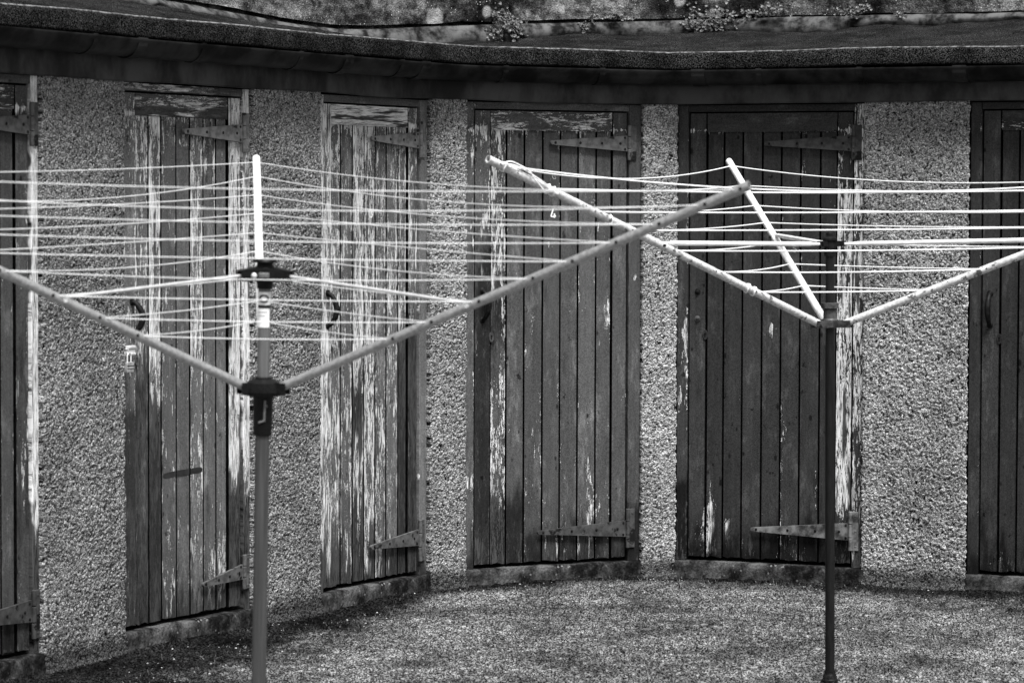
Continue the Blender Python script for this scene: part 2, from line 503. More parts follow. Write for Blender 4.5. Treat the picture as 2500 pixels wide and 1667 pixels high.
# roof deck
K = 60
q = np.linspace(0, 1, K + 1)
outer = exy[::2] + en[::2] * .085
ox = outer[:, None] * (1 - q)[None, :, None] + jxy[:, None] * q[None, :, None]
edge_z = 2.188 + (vn(js * 1.4, js * 0, 21) - .5) * .010
zz = edge_z[:, None] * (1 - q) + (zl[:, None]) * q
ss = js[:, None] + q * 0
zz = zz + (fbm(ss * 3, q[None] * 4 + ss * 0, 41, 4) - .5) * .02 * np.sin(np.pi * np.clip(q * 1.0, 0, 1)) + grains(ss, q[None] * .9 + ss * 0, .014, 43) * .0025
V = np.concatenate([ox, zz[..., None]], -1)
n_, k_ = V.shape[:2]
i, j = np.meshgrid(np.arange(n_ - 1), np.arange(k_ - 1), indexing='ij')
F = np.stack([i * k_ + j, (i + 1) * k_ + j, (i + 1) * k_ + j + 1, i * k_ + j + 1], -1).reshape(-1, 4)
roof = under(mesh('roof', V.reshape(-1, 3), F, M['felt'], None, True))
# felt lap ridges
for px in (-1.62, -.62, .06, .72, 1.35, 1.92):
    mb = MB()
    k = int(np.argmin(np.abs(exy[::2][:, 0] - px)))
    pts = [(*(ox[k, m]), zz[k, m] - .001) for m in range(2, K, 3)]
    mb.tube(pts, .005, 6)
    rl = under(mb.build('felt_lap', M['felt'], None, True))

# ---- back wall
back = empty('curved_stone_wall', (0, 14, 0))
tag(back, 'old lichen blotched rendered wall curving above the felt roof', 'wall')
hs = np.linspace(0, 1, 90) ** 1.2
wz = zc[:, None] + .014 + (3.3 - zc[:, None]) * hs[None]
gap = np.interp(js, [0, js[-1] * .55, js[-1] * .75, js[-1]], [.022, .018, .004, .003])
wz[:, 0] += gap - .014 + rag * .012
outw = .035 + (fbm(js[:, None] * 5 + hs * 0, wz * 5, 51, 5) - .5) * .03 + grains(js[:, None] + hs * 0, wz, .022, 53) * .004
V = np.concatenate([jxy[:, None] + jn[:, None] * outw[..., None], wz[..., None]], -1)
n_, k_ = V.shape[:2]
i, j = np.meshgrid(np.arange(n_ - 1), np.arange(k_ - 1), indexing='ij')
F = np.stack([i * k_ + j, (i + 1) * k_ + j, (i + 1) * k_ + j + 1, i * k_ + j + 1], -1).reshape(-1, 4)
bw_ = under(mesh('wall_face', V.reshape(-1, 3), F, M['old'], None, True), back)
# body behind the face, top and bottom, so that it has depth
bb = smooth_angle(under(sweep('wall_core', jxy[::6], jn[::6], [(.02, 3.3), (.02, 3.36), (-.45, 3.36), (-.45, 0), (-.02, 0), (-.02, 3.3)], M['old']), back), 30)
# mortar fillet
fz = np.stack([zl - .008, zl + (zc - zl) * .15, zl + (zc - zl) * .55, zc - .002, zc + .004, zc + .004], 1)
fo = np.stack([zl * 0 + .05, zl * 0 + .058 + rag * .01, zl * 0 + .05 + rag * .02, zl * 0 + .036, zl * 0 + .02, zl * 0 - .02], 1)
V = np.concatenate([jxy[:, None] + jn[:, None] * fo[..., None], fz[..., None]], -1)
n_, k_ = V.shape[:2]
i, j = np.meshgrid(np.arange(n_ - 1), np.arange(k_ - 1), indexing='ij')
F = np.stack([i * k_ + j, (i + 1) * k_ + j, (i + 1) * k_ + j + 1, i * k_ + j + 1], -1).reshape(-1, 4)
under(mesh('mortar_fillet', V.reshape(-1, 3), F, M['fillet'], None, True), back)

# ---- gutter, left two thirds only
gend = len(exy)
gxy, gn = exy[:gend:3], en[:gend:3]
gp = []
for a in np.linspace(0, math.pi, 13): gp.append((.092 + .056 * math.cos(a), 2.108 - .056 * math.sin(a)))
gp = [(.156, 2.113), (.156, 2.106)] + gp[1:-1] + [(.036, 2.108)] + [(.092 - .05 * math.cos(a), 2.108 - .05 * math.sin(a)) for a in np.linspace(.05, math.pi - .05, 11)]
gut = under(smooth_angle(sweep('gutter', gxy, gn, gp, M['gutter']), 50))
for (bx, joint) in ((-1.93, 0), (-1.70, 0), (-1.42, 0), (-1.30, 1), (-1.12, 0), (-.82, 0), (-.66, 1), (-.47, 0), (-.38, 1), (-.05, 0), (.35, 0), (.78, 1), (1.02, 0), (1.42, 0), (1.8, 1), (2.2, 0)):
    k = int(np.argmin(np.abs(exy[:, 0] + en[:, 0] * .1 - bx)))
    p, nn = exy[k], en[k]
    mbk = MB(); t = np.array([-nn[1], nn[0]])
    wd = .028 if joint else .012
    rr = .061 if joint else .0595
    A = np.linspace(-.15, math.pi * .97, 14)
    V = []
    for a in A:
        for e in (-wd, wd):
            for r_ in (rr, .054):
                q2 = p + nn * (.092 + r_ * math.cos(a)) + t * e
                V.append((q2[0], q2[1], 2.108 - r_ * math.sin(a)))
    F = []
    for m in range(len(A) - 1):
        b = m * 4
        F += [(b, b + 2, b + 6, b + 4), (b, b + 4, b + 5, b + 1), (b + 2, b + 3, b + 7, b + 6)]
    F += [(0, 1, 3, 2), tuple(len(V) - 4 + z for z in (0, 2, 3, 1))]
    mbk.add(V, F)
    o = mbk.build('gutter_joint' if joint else 'gutter_bracket', M['gutter'])
    o.parent = gut
    gut_inv = gut.matrix_basis.inverted()
    o.matrix_parent_inverse = Matrix.Translation(shed.location).inverted() @ Matrix()
    o.matrix_parent_inverse = Matrix()   # gutter's own mesh is in world coordinates

# ------------------------------------------------------------------ roughcast piers
VV, FF, AA = [], [], []
off = 0
def pier(a, b, step, tone, seed):
    global off
    L = (b - a).length; t = (b - a) / L; nn = Vector((t.y, -t.x))
    nu = max(2, int(L / step)); nz = int(2.02 / step)
    u = np.linspace(0, L, nu + 1); z = np.linspace(-.03, 2.0, nz + 1)
    U, Z = np.meshgrid(u, z, indexing='ij')
    us = U + seed * 3.7
    wx = us + (vn(us * 70, Z * 70, seed + 21) - .5) * .014; wy = Z + (vn(us * 70, Z * 70, seed + 22) - .5) * .014
    g = grains(wx, wy, .0072, seed, .85) * .45 + np.clip((fbm(wx * 165, wy * 180, seed + 5, 2) - .5) * 2.1 + .4, 0, 1) * .55
    g = g * np.clip(.75 + vn(us * 30, Z * 30, seed + 25) * .5, .75, 1.15)
    o = g * .0092 + (fbm(us * 6, Z * 6, seed + 9, 3) - .5) * .014
    foot = np.exp(-np.clip(Z - .0, 0, 9) / .03) * .018
    edge = np.minimum(U, L - U)
    o = o + .006 + foot - np.exp(-edge / .004) * .004
    X = a.x + t.x * U + nn.x * o; Y = a.y + t.y * U + nn.y * o
    # ragged side edges
    rg = (vn(Z * 90, Z * 0, seed + 11) - .5) * .008 * np.exp(-edge / .01) * np.sign(U - L / 2)
    X += t.x * rg; Y += t.y * rg
    base_dark = np.exp(-np.clip(Z, 0, 9) / .10) * 1.1
    VV.append(np.stack([X, Y, Z], -1).reshape(-1, 3))
    AA.append(np.stack([g, base_dark, g * 0 + tone, g * 0 + 1], -1).reshape(-1, 4))
    k = nz + 1
    i, j = np.meshgrid(np.arange(nu), np.arange(nz), indexing='ij')
    FF.append((np.stack([i * k + j, (i + 1) * k + j, (i + 1) * k + j + 1, i * k + j + 1], -1) + off).reshape(-1, 4))
    off += len(VV[-1])
    # reveals: return into the wall at both sides
    for end, uu in ((0, 0), (nu, L)):
        idx = np.arange(k) + end * k + off - (nu + 1) * k
        base = VV[-1] if False else None
        px, py = a.x + t.x * uu - nn.x * .06, a.y + t.y * uu - nn.y * .06
        R_ = np.stack([np.full(k, px), np.full(k, py), z], -1)
        VV.append(R_); AA.append(np.tile([.1, .2, tone, 1], (k, 1)))
        r0 = off + np.arange(k)
        off += k
        f = np.stack([idx[:-1], idx[1:], r0[1:], r0[:-1]], -1)
        if end: f = f[:, ::-1]
        FF.append(f)
for (a, b, step, tone, sd) in ((P[1], P[2], .0034, .80, 11), (P[3], P[4], .0034, .84, 12), (P[5], P[6], .0034, 1.0, 13), (P[7], P[8], .0036, 1.2, 14),
                           (P[9], P[10], .0036, 1.2, 15), (EXT0, P[0], .012, 1.0, 16), (P[11], EXT1, .012, 1.2, 17)):
    pier(a, b, step, tone, sd)
wall = under(mesh('wall', np.concatenate(VV), np.concatenate(FF), M['roughcast'], None, True, np.concatenate(AA)))

# ------------------------------------------------------------------ doors
SEAM = [.124, .198, .28, .365, .447, .53, .615, .687]
rng = random.Random(5)

DARKF = []
def strip(x0, x1, y, z0, z1, thick, fn, rnd, nz=None, nx=5, horiz=False, jit=0.0, seed=0):
    """one wooden board, front towards -y, with wear values from fn(x,z,edge)"""
    nz = nz or max(2, int((z1 - z0) / .014))
    b = .0022
    xs = [x0, x0 + b] + list(np.linspace(x0 + b, x1 - b, nx)[1:-1]) + [x1 - b, x1]
    zs = np.linspace(z0, z1, nz + 1)
    V, A = [], []
    for a, z in enumerate(zs):
        for k, x in enumerate(xs):
            edge = min(x - x0, x1 - x)
            yy = y + (b if k in (0, len(xs) - 1) else 0)
            jx = 0
            if k in (0, len(xs) - 1): jx = (math.sin(z * 37 + seed * 5.1 + k) * .0007 + (random.Random(int(z * 1000) + seed * 77 + k).random() - .5) * .0012)
            dzz = 0
            if a == 0 and jit: dzz = (random.Random(int(x * 3000) + seed).random() - .5) * jit
            V.append((x + jx, yy, z + dzz))
            p, s = fn(x, z, edge)
            A.append((p, s, rnd, 1))
    nk = len(xs); F = []
    for a in range(nz):
        for k in range(nk - 1):
            q0 = a * nk + k; F.append((q0, q0 + 1, q0 + nk + 1, q0 + nk))
    base = len(V)
    # back rim for thickness
    for a, z in enumerate(zs):
        for x in (x0, x1):
            V.append((x, y + thick, z)); A.append((.1, .6, rnd, 1))
    for a in range(nz):
        F.append((a * nk, (a + 1) * nk, base + (a + 1) * 2, base + a * 2))
        F.append((a * nk + nk - 1, base + a * 2 + 1, base + (a + 1) * 2 + 1, (a + 1) * nk + nk - 1))
    F.append(tuple([k for k in range(nk)][::-1] + [base, base + 1]))
    F.append(tuple([nz * nk + k for k in range(nk)] + [base + nz * 2 + 1, base + nz * 2]))
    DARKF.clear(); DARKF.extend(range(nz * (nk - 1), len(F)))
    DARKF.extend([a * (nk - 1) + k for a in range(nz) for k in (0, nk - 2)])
    return V, F, A

def wearfn(base, bands=(), spots=(), stain=.0, sbands=(), bottom=.2, edgeamt=.10, seed=0):
    """bands: (z0,z1,amount); spots: (x,z,rx,rz,amount)"""
    def f(x, z, e):
        p = base
        for z0, z1, a in bands:
            q = min(1, max(0, (z - z0) / .12 + .5)) * min(1, max(0, (z1 - z) / .12 + .5))
            p = max(p, base + (a - base) * q)
        for sx, sz, rx, rz, a in spots:
            q = math.exp(-((x - sx) / rx) ** 2 - ((z - sz) / rz) ** 2)
            p = max(p, p + (a - p) * q)
        p += bottom * math.exp(-(z - BASE) / .09) * (.6 + .8 * float(vn(np.array([x * 30.]), np.array([seed * 1.7]), 5)[0]))
        if z < 1.87: p += .2 * math.exp(-(1.866 - z) / .014) * (seed < 60)
        p += edgeamt * math.exp(-e / .005) * (.3 + 1.4 * float(vn(np.array([z * 5.]), np.array([x * 9.]), seed)[0]))
        s = stain
        for z0, z1, a in sbands:
            q = min(1, max(0, (z - z0) / .2 + .5)) * min(1, max(0, (z1 - z) / .2 + .5))
            s = max(s, a * q)
        s += .6 * math.exp(-(z - BASE) / .16)
        if .44 < p < .70: p = .44 + (p - .44) * .62
        return p, min(1, s)
    return f

# wear tables per door: board -> dict(base, bands, spots, stain, sbands)
D = {}
D[1] = dict(LJ=dict(base=.3), LS=dict(base=.2), b1=dict(base=.2), b2=dict(base=.2), b3=dict(base=.2), b4=dict(base=.24), b5=dict(base=.22),
            b6=dict(base=.24, spots=[(.6, 1.4, .01, .1, .45)]), b7=dict(base=.24, spots=[(.64, .95, .012, .06, .42)]),
            RS=dict(base=.27, bands=[(.55, 1.15, .42)], sbands=[(.4, 1.2, .3)]), RJ=dict(base=.72, bands=[(.08, .4, .3)], sbands=[(.0, .4, .7)]), rail=dict(base=.44, stain=.3), head=dict(base=.3))
D[2] = dict(LJ=dict(base=.5, bands=[(.6, 1.75, .62)], sbands=[(.0, .55, .8)]), LS=dict(base=.33, spots=[(.09, 1.77, .03, .04, .5)], sbands=[(.2, .9, .5)]),
            b1=dict(base=.4, sbands=[(.1, 1.0, .55)]), b2=dict(base=.42, bands=[(1.0, 1.86, .56), (.8, 1.1, .5)], sbands=[(.0, .8, .75)]), b3=dict(base=.3, bands=[(1.0, 1.3, .36)]),
            b4=dict(base=.24, spots=[(.40, 1.78, .03, .03, .5)]), b5=dict(base=.34, bands=[(.9, 1.6, .46), (1.6, 1.86, .5)]), b6=dict(base=.27, bands=[(1.65, 1.86, .42), (.08, .35, .45)]),
            b7=dict(base=.26, spots=[(.66, 1.4, .02, .04, .42)], bands=[(.08, .4, .46)]), RS=dict(base=.5, bands=[(.5, 1.75, .6)], sbands=[(.0, .5, .6)]),
            RJ=dict(base=.56, sbands=[(0, .5, .6)]), rail=dict(base=.47, stain=.25), head=dict(base=.46, stain=.3))
D[3] = dict(LJ=dict(base=.52, bands=[(1.2, 1.9, .45)]), LS=dict(base=.5, bands=[(1.2, 1.86, .38)]), b1=dict(base=.42, bands=[(.2, 1.1, .47)]), b2=dict(base=.35),
            b3=dict(base=.47, bands=[(.3, 1.8, .54)], sbands=[(0, .5, .3), (.6,.9,.5)]), b4=dict(base=.45), b5=dict(base=.36, bands=[(1.6, 1.86, .45)]), b6=dict(base=.36, bands=[(1.0, 1.5, .43)]),
            b7=dict(base=.42, sbands=[(.1, 1.0, .55)]), RS=dict(base=.4, bands=[(.1, 1.0, .52)], sbands=[(.1, 1.1, .6)]), RJ=dict(base=.2), rail=dict(base=.66, stain=.1), head=dict(base=.25))
D[4] = dict(LJ=dict(base=.22, spots=[(.035, 1.45, .012, .06, .5), (.035, 1.75, .012, .08, .45), (.02, .42, .02, .03, .6)]),
            LS=dict(base=.3, spots=[(.1, 1.49, .02, .03, .6), (.075, 1.0, .03, .06, .5), (.11, 1.27, .02, .03, .55), (.07, .16, .03, .03, .5)], sbands=[(.0, 1.45, .55)]),
            b1=dict(base=.41, bands=[(.3, 1.4, .45)], sbands=[(.9, 1.3, .4), (0, .3, .5)]), b2=dict(base=.2, spots=[(.21, .9, .02, .1, .42)], bands=[(.08, .3, .38)], sbands=[(.0, .35, .5)]),
            b3=dict(base=.2, spots=[(.325, 1.07, .016, .07, .5), (.32, .63, .012, .04, .5)], bands=[(.3, .6, .36)]), b4=dict(base=.2, spots=[(.4, 1.4, .015, .05, .42)], bands=[(.08, .2, .38)]),
            b5=dict(base=.2, spots=[(.515, 1.02, .01, .06, .5)]), b6=dict(base=.24, spots=[(.585, .47, .014, .09, .6), (.59, .7, .01, .08, .45)], bands=[(.08, .32, .44)]),
            b7=dict(base=.22, spots=[(.67, 1.1, .014, .07, .6)], bands=[(.2, .5, .3)]), RS=dict(base=.2, bands=[(1.2, 1.7, .27)]),
            RJ=dict(base=.16, spots=[(.79, 1.25, .012, .02, .6)], sbands=[(.0, .3, .6)]), rail=dict(base=.33, spots=[(.62, 1.89, .09, .035, .52)]), head=dict(base=.22))
D[5] = dict(LJ=dict(base=.24, spots=[(.02, 1.2, .01, .03, .5), (.03, .98, .014, .09, .62), (.02, .75, .014, .06, .56)], bands=[(.08, .3, .36)], sbands=[(0, .35, .8)]),
            LS=dict(base=.16, bands=[(.08, .26, .42)]), b1=dict(base=.14, spots=[(.145, .28, .016, .13, .72), (.15, .14, .02, .05, .5)]), b2=dict(base=.14, spots=[(.225, .2, .02, .07, .7)]),
            b3=dict(base=.12, spots=[(.32, .14, .01, .05, .5)]), b4=dict(base=.12, spots=[(.405, 1.04, .016, .045, .66)]), b5=dict(base=.18, spots=[(.455, .5, .012, .3, .42), (.46, 1.55, .012, .1, .4), (.475, .62, .01, .04, .62)], bands=[(.08, .22, .42)]),
            b6=dict(base=.2, spots=[(.54, 1.3, .01, .08, .42), (.54, 1.7, .012, .04, .42)]), b7=dict(base=.2, spots=[(.66, .45, .01, .06, .42)]), RS=dict(base=.3, bands=[(.3, 1.62, .6), (1.62, 1.8, .38)], sbands=[(.1, .2, .3)]),
            RJ=dict(base=.46, bands=[(1.2, 1.65, .56), (.3, 1.1, .48)]), rail=dict(base=.22), head=dict(base=.16))
D[6] = dict(LJ=dict(base=.2), LS=dict(base=.17, bands=[(.08, .18, .35)]), b1=dict(base=.15, bands=[(.08, .16, .4)]), b2=dict(base=.18), rail=dict(base=.32), head=dict(base=.16))

def hinge(mat, zt, zb, ztip, rt, x_tip, x_base, x_bar, barz, parent, leafplate=True, peel=False):
    """strap hinge: tapering strap, knuckle and jamb plate"""
    hm = MB()
    yf, yb = .006, .017
    n = 8
    out = [(x_base, zb), (x_base, zt)]
    for k in range(n + 1):
        a = math.pi / 2 + math.pi * k / n
        out.append((x_tip + rt + rt * math.cos(a) * 1.0, ztip + rt * math.sin(a)))
    hm.prism(out[::-1], yf, yb, .0012)
    n_pl = len(hm.f)
    for fx in (.06, .38, .66, .9):
        x = x_tip + (x_base - x_tip) * fx; z = ztip + ((zt + zb) / 2 - ztip) * fx
        hm.lathe([(.0055, 0), (.0055, .0012), (.003, .0022), (.001, .0023)], 10, Matrix.Translation((x, yf, z)) @ Matrix.Rotation(R(90), 4, 'X'))
    for dz in (-.36, .36):
        hm.lathe([(.005, 0), (.005, .0012), (.001, .0022)], 10, Matrix.Translation((x_base - .014, yf, (zt + zb) / 2 + dz * (zt - zb))) @ Matrix.Rotation(R(90), 4, 'X'))
    o = hm.build('hinge', mat, parent); smooth_angle(o, 35)
    o.data.materials.append(M['blackiron'])
    for q in range(n_pl, len(o.data.polygons)): o.data.polygons[q].material_index = 1
    kb = MB()
    z0, z1 = barz
    seg = np.linspace(z0, z1, 4)
    for a, b in zip(seg[:-1], seg[1:]):
        kb.lathe([(.006, a + .001), (.0085, a + .003), (.0085, b - .003), (.006, b - .001)], 14, Matrix.Translation((x_bar, .004, 0)))
    kb.box(x_bar + .004, x_bar + .034, .004, .0085, z0 + .002, z1 - .002, .001)
    for fz in (.12, .5, .88):
        kb.lathe([(.0045, 0), (.0045, .001), (.001, .002)], 10, Matrix.Translation((x_bar + .022, .004, z0 + (z1 - z0) * fz)) @ Matrix.Rotation(R(90), 4, 'X'))
    kk = kb.build('hinge_knuckle', mat, parent); smooth_angle(kk, 35)
    return o

DOORLABEL = {1: 'plank door cut off by the left edge, pale bare right jamb', 2: 'peeling plank door with a padlocked hasp and dark smear',
             3: 'heavily flaking plank door with pale bare wood streaks and a painted 3', 4: 'grey plank door with painted 4 and one badly peeled board',
             5: 'dark plank door with a bare right stile and round bolt mounts', 6: 'dark plank door at the right edge with an iron pull handle'}
FRAMES = {}
door_objs = {}
for k in range(1, 7):
    a, b = P[2 * (k - 1)], P[2 * (k - 1) + 1]
    Wd = (b - a).length
    t = (b - a) / Wd
    rz = math.atan2(t.y, t.x)
    sx = Wd / .8                       # every opening is about 0.8 m
    if k == 2: seams = [.097, .179, .253, .343, .424, .506, .584, .65]; ls = .02
    elif k == 3: seams = [.112, .182, .265, .348, .427, .506, .592, .653]; ls = .05
    else: seams = list(SEAM); ls = .05
    lj = ls - .006; re = {2: .727, 3: .722}.get(k, .757); rj0 = re + .006
    d0 = D[k]
    def fn(key, seed):
        c = dict(d0.get(key, dict(base=.18))); up_ = {2: .05, 3: .045, 4: .06, 5: .04}.get(k, .02)
        return wearfn(c.get('base', .2) + up_, c.get('bands', ()), c.get('spots', ()), c.get('stain', 0), c.get('sbands', ()), seed=seed, bottom=.16 if k != 6 else .08)
    def emp(name):
        return name
    # leaf: stiles + boards
    V, F, A, DK = [], [], [], []
    def put(args):
        v, f, at = args
        n = len(V); DK.extend([len(F) + q for q in DARKF]); V.extend(v); F.extend([tuple(i + n for i in q) for q in f]); A.extend(at)
    zt = 1.94
    put(strip(ls, seams[0] - .0012, .020, BASE + .012, zt, .03, fn('LS', 1 + k * 10), rng.random(), jit=.006, seed=k * 10 + 1))
    ed = seams + []
    for m in range(7):
        key = 'b%d' % (m + 1)
        dy = (rng.random() - .5) * .0016
        x0 = ed[m] + .0026; x1 = ed[m + 1] - .0016
        put(strip(x0, x1, .0275 + dy, BASE + .012, 1.866, .02, fn(key, m + 2 + k * 10), rng.random(), jit=.01, seed=k * 10 + m + 2))
    put(strip(seams[7] + .002, re, .020, BASE + .012, zt, .03, fn('RS', 9 + k * 10), rng.random(), jit=.006, seed=k * 10 + 9))
    o = mesh('door', V, F, M['door', k], None, False, A)
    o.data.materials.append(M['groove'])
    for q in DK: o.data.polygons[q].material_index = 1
    o.location = (a.x, a.y, 0); o.rotation_euler = (0, 0, rz)
    o.parent = shed; o.matrix_parent_inverse = Matrix.Translation(shed.location).inverted()
    tag(o, DOORLABEL[k])
    door_objs[k] = o
    # top rail between the stiles
    v, f, at = strip(seams[0] + .001, seams[7] - .001, .0195, 1.862, zt, .03, fn('rail', 12 + k * 10), rng.random(), nz=8, nx=60, seed=k)
    mesh('top_rail', v, f, M['rail', k], o, False, at)
    # frame
    V, F, A = [], [], []
    put(strip(0.0, lj, .010, BASE - .004, 1.974, .05, fn('LJ', 13 + k * 10), rng.random(), nx=4, seed=k + 40))
    put(strip(rj0, Wd, .010, BASE - .004, 1.974, .05, fn('RJ', 14 + k * 10), rng.random(), nx=4, seed=k + 50))
    fr = mesh('door_frame', V, F, M['door', k], None, False, A)
    fr.location = o.location; fr.rotation_euler = o.rotation_euler
    fr.parent = shed; fr.matrix_parent_inverse = Matrix.Translation(shed.location).inverted()
    v, f, at = strip(lj + .0008, rj0 - .0008, .0115, 1.947, 1.974, .05, fn('head', 15 + k * 10), rng.random(), nz=4, nx=60, seed=k + 60)
    mesh('head_board', v, f, M['rail', k], fr, False, at)
    # near-black sheet added behind the leaf against light leaks
    bk = MB(); bk.box(-.01, Wd + .01, .062, .09, 0, 1.99); bk.box(.0, Wd, .0, .05, 1.9765, 1.99)
    bko = bk.build('light_leak_backing', M['dark'], o)
    # step
    st = MB()
    nx = 60; zs = [0, .02, .04, .058, .064]
    sv = []
    for i2 in range(nx + 1):
        x = -.012 + (Wd + .024) * i2 / nx
        wob = float(vn(np.array([x * 14.]), np.array([k * 3.3]), 8)[0]) - .5
        for y, z in ((-.016, -.04), (-.014, .03), (-.012, .056), (-.006, .064), (.06, .066)):
            w2 = float(vn(np.array([x * 30.]), np.array([z * 60 + k]), 9)[0]) - .5
            sv.append((x, y + wob * .006 + w2 * .003, z + wob * .004))
    sf = [(i2 * 5 + j2, (i2 + 1) * 5 + j2, (i2 + 1) * 5 + j2 + 1, i2 * 5 + j2 + 1) for i2 in range(nx) for j2 in range(4)]
    sf += [(0, 1, 2, 3, 4), tuple(nx * 5 + q_ for q_ in (4, 3, 2, 1, 0))]
    st.add(sv, sf)
    so_ = st.build('doorstep', M['concrete'], None, True)
    so_.location = o.location; so_.rotation_euler = o.rotation_euler
    so_.parent = shed; so_.matrix_parent_inverse = Matrix.Translation(shed.location).inverted()
    # hinges
    tip = {1: .38, 2: .365, 3: .375, 4: .392, 5: .377, 6: .38}[k]
    base = re - .003
    hinge(M['topiron', k], 1.846, 1.78, 1.813, .009, tip, base, re + .003, (1.742, 1.889), o)
    if k == 1: hinge(M['iron', k], .247, .173, .205, .009, .36, base, re + .003, (.115, .28), o)
    if k == 2: hinge(M['iron', k], .233, .178, .183, .008, .478, base, re + .003, (.14, .27), o)
    if k == 3: hinge(M['iron', k], .25, .185, .21, .008, .372, base, re + .003, (.12, .29), o)
    if k == 4: hinge(M['iron', k], .236, .168, .203, .008, .338, base, re + .003, (.12, .287), o)
    if k == 5:
        tag(hinge(M['ironpeel'], .25, .178, .207, .008, .328, base, re + .003, (.135, .30), o), 'bottom strap hinge with pale flaking paint')
    if k == 6: hinge(M['iron', k], .25, .178, .207, .008, .328, base, re + .003, (.135, .30), o)
    # keyhole plate
    kx, kz = {1: (.12, 1.02), 2: (.10, 1.012), 3: (.118, 1.028), 4: (.127, 1.015), 5: (.121, 1.014), 6: (.123, 1.022)}[k]
    kp = MB()
    ring = [(.0115 * math.cos(q_), .021 * math.sin(q_)) for q_ in np.linspace(0, 2 * math.pi, 18, endpoint=False)]
    kp.prism([(kx + p_[0], kz + p_[1]) for p_ in ring], .0165, .0215, .0012)
    kpo = kp.build('keyhole_plate', M['iron', k] if k != 3 else M['fadepaint'], o); smooth_angle(kpo, 40)
    kh = MB(); kh.prism([(kx + .0035 * math.cos(q_), kz + .005 + .0035 * math.sin(q_)) for q_ in np.linspace(0, 2 * math.pi, 10, endpoint=False)], .0158, .017)
    kh.box(kx - .0018, kx + .0018, .0159, .017, kz - .01, kz + .003)
    kh.build('keyhole', M['dark'], o)
    # pull handle
    if k in (2, 3, 4, 6):
        hx, z0, z1, dx = {2: (.076, 1.105, 1.215, .012), 3: (.086, 1.09, 1.215, .006), 4: (.088, 1.085, 1.205, .010), 6: (.084, 1.078, 1.205, .0)}[k]
        hm = MB()
        for zz_, sg in ((z1, 1), (z0, -1)):
            hm.lathe([(.0135, 0), (.0135, .002), (.009, .0045), (.006, .006)], 14, Matrix.Translation((hx, .02, zz_)) @ Matrix.Rotation(R(90), 4, 'X'))
        pts = []
        for q_ in np.linspace(0, 1, 15):
            z = z1 + (z0 - z1) * q_
            pts.append((hx + dx * math.sin(math.pi * q_), .016 - .034 * math.sin(math.pi * q_) ** .6, z))
        hm.tube(pts, [.0082 + .0035 * math.sin(math.pi * q_) for q_ in np.linspace(0, 1, 15)], 12)
        smooth_angle(hm.build('handle', M['blackiron'], o), 40)
    if k == 5:
        for zz_, mt in ((1.195, 'blackiron'), (1.082, 'iron')):
            hm = MB()
            hm.lathe([(.0125, 0), (.0125, .0025), (.009, .004), (.005, .006), (.004, .012), (.001, .013)], 16, Matrix.Translation((.087, .02, zz_)) @ Matrix.Rotation(R(90), 4, 'X'))
            for q_ in (.6, 2.2, 4.1): hm.lathe([(.002, 0), (.002, .0012)], 8, Matrix.Translation((.087 + .009 * math.cos(q_), .0172, zz_ + .009 * math.sin(q_))) @ Matrix.Rotation(R(90), 4, 'X'))
            smooth_angle(hm.build('handle_mount', M['blackiron'] if mt == 'blackiron' else M['ironpeel'], o), 40)

def stroke(name, door, pts, w_, mat, y=.0262, th=.0008):
    """a brush stroke of paint: flat ribbon with thickness standing on the boards"""
    mb = MB()
    pp = [Vector((p[0], p[1])) for p in pts]
    L, Rr = [], []
    for k, p in enumerate(pp):
        t = (pp[min(k + 1, len(pp) - 1)] - pp[max(k - 1, 0)]).normalized(); n2 = Vector((-t.y, t.x))
        ww = (w_[k] if isinstance(w_, (list, tuple)) else w_) / 2
        L.append(p + n2 * ww); Rr.append(p - n2 * ww)
    n = len(pp); V = []
    for yy in (y, y + th): V += [(p.x, yy, p.y) for p in L] + [(p.x, yy, p.y) for p in Rr]
    F = []
    for k in range(n - 1):
        F += [(k, k + 1, n + k + 1, n + k), (2 * n + k, 3 * n + k, 3 * n + k + 1, 2 * n + k + 1), (k, 2 * n + k, 2 * n + k + 1, k + 1), (n + k, n + k + 1, 3 * n + k + 1, 3 * n + k)]
    F += [(0, n, 3 * n, 2 * n), (n - 1, 3 * n - 1, 4 * n - 1, 2 * n - 1)]
    mb.add(V, F)
    return mb
# the 4 on the fourth door, a faint older 4 above it, the 3 on the third door, the faint 5 on the fifth
m4 = stroke('', 4, [(.414, 1.540), (.412, 1.532), (.407, 1.518), (.404, 1.510)], .0062, None)
m4b = stroke('', 4, [(.403, 1.510), (.410, 1.508), (.420, 1.511), (.427, 1.510)], .0052, None, y=.0254)
m4c = stroke('', 4, [(.419, 1.521), (.421, 1.513), (.419, 1.503)], .0068, None, y=.0258)
m4.add(m4b.v, m4b.f); m4.add(m4c.v, m4c.f)
m4.build('painted_number', M['whitepaint'], door_objs[4])
f4 = stroke('', 4, [(.412, 1.685), (.410, 1.672), (.416, 1.664), (.426, 1.665)], .0025, None)
f4b = stroke('', 4, [(.425, 1.684), (.421, 1.675), (.426, 1.668)], .002, None, y=.0255)
f4.add(f4b.v, f4b.f)
f4.build('painted_number', M['fadepaint'], door_objs[4])
m3 = stroke('', 3, [(.391, 1.530), (.396, 1.536), (.402, 1.535), (.404, 1.529), (.398, 1.522), (.404, 1.517), (.405, 1.509), (.399, 1.504), (.392, 1.507)], .0042, None)
m3.build('painted_number', M['whitepaint'], door_objs[3])
m5 = stroke('', 5, [(.514, 1.388), (.503, 1.389), (.500, 1.381), (.510, 1.379), (.514, 1.371), (.508, 1.363), (.500, 1.366)], .003, None)
m5.build('painted_number', M['fadepaint'], door_objs[5])
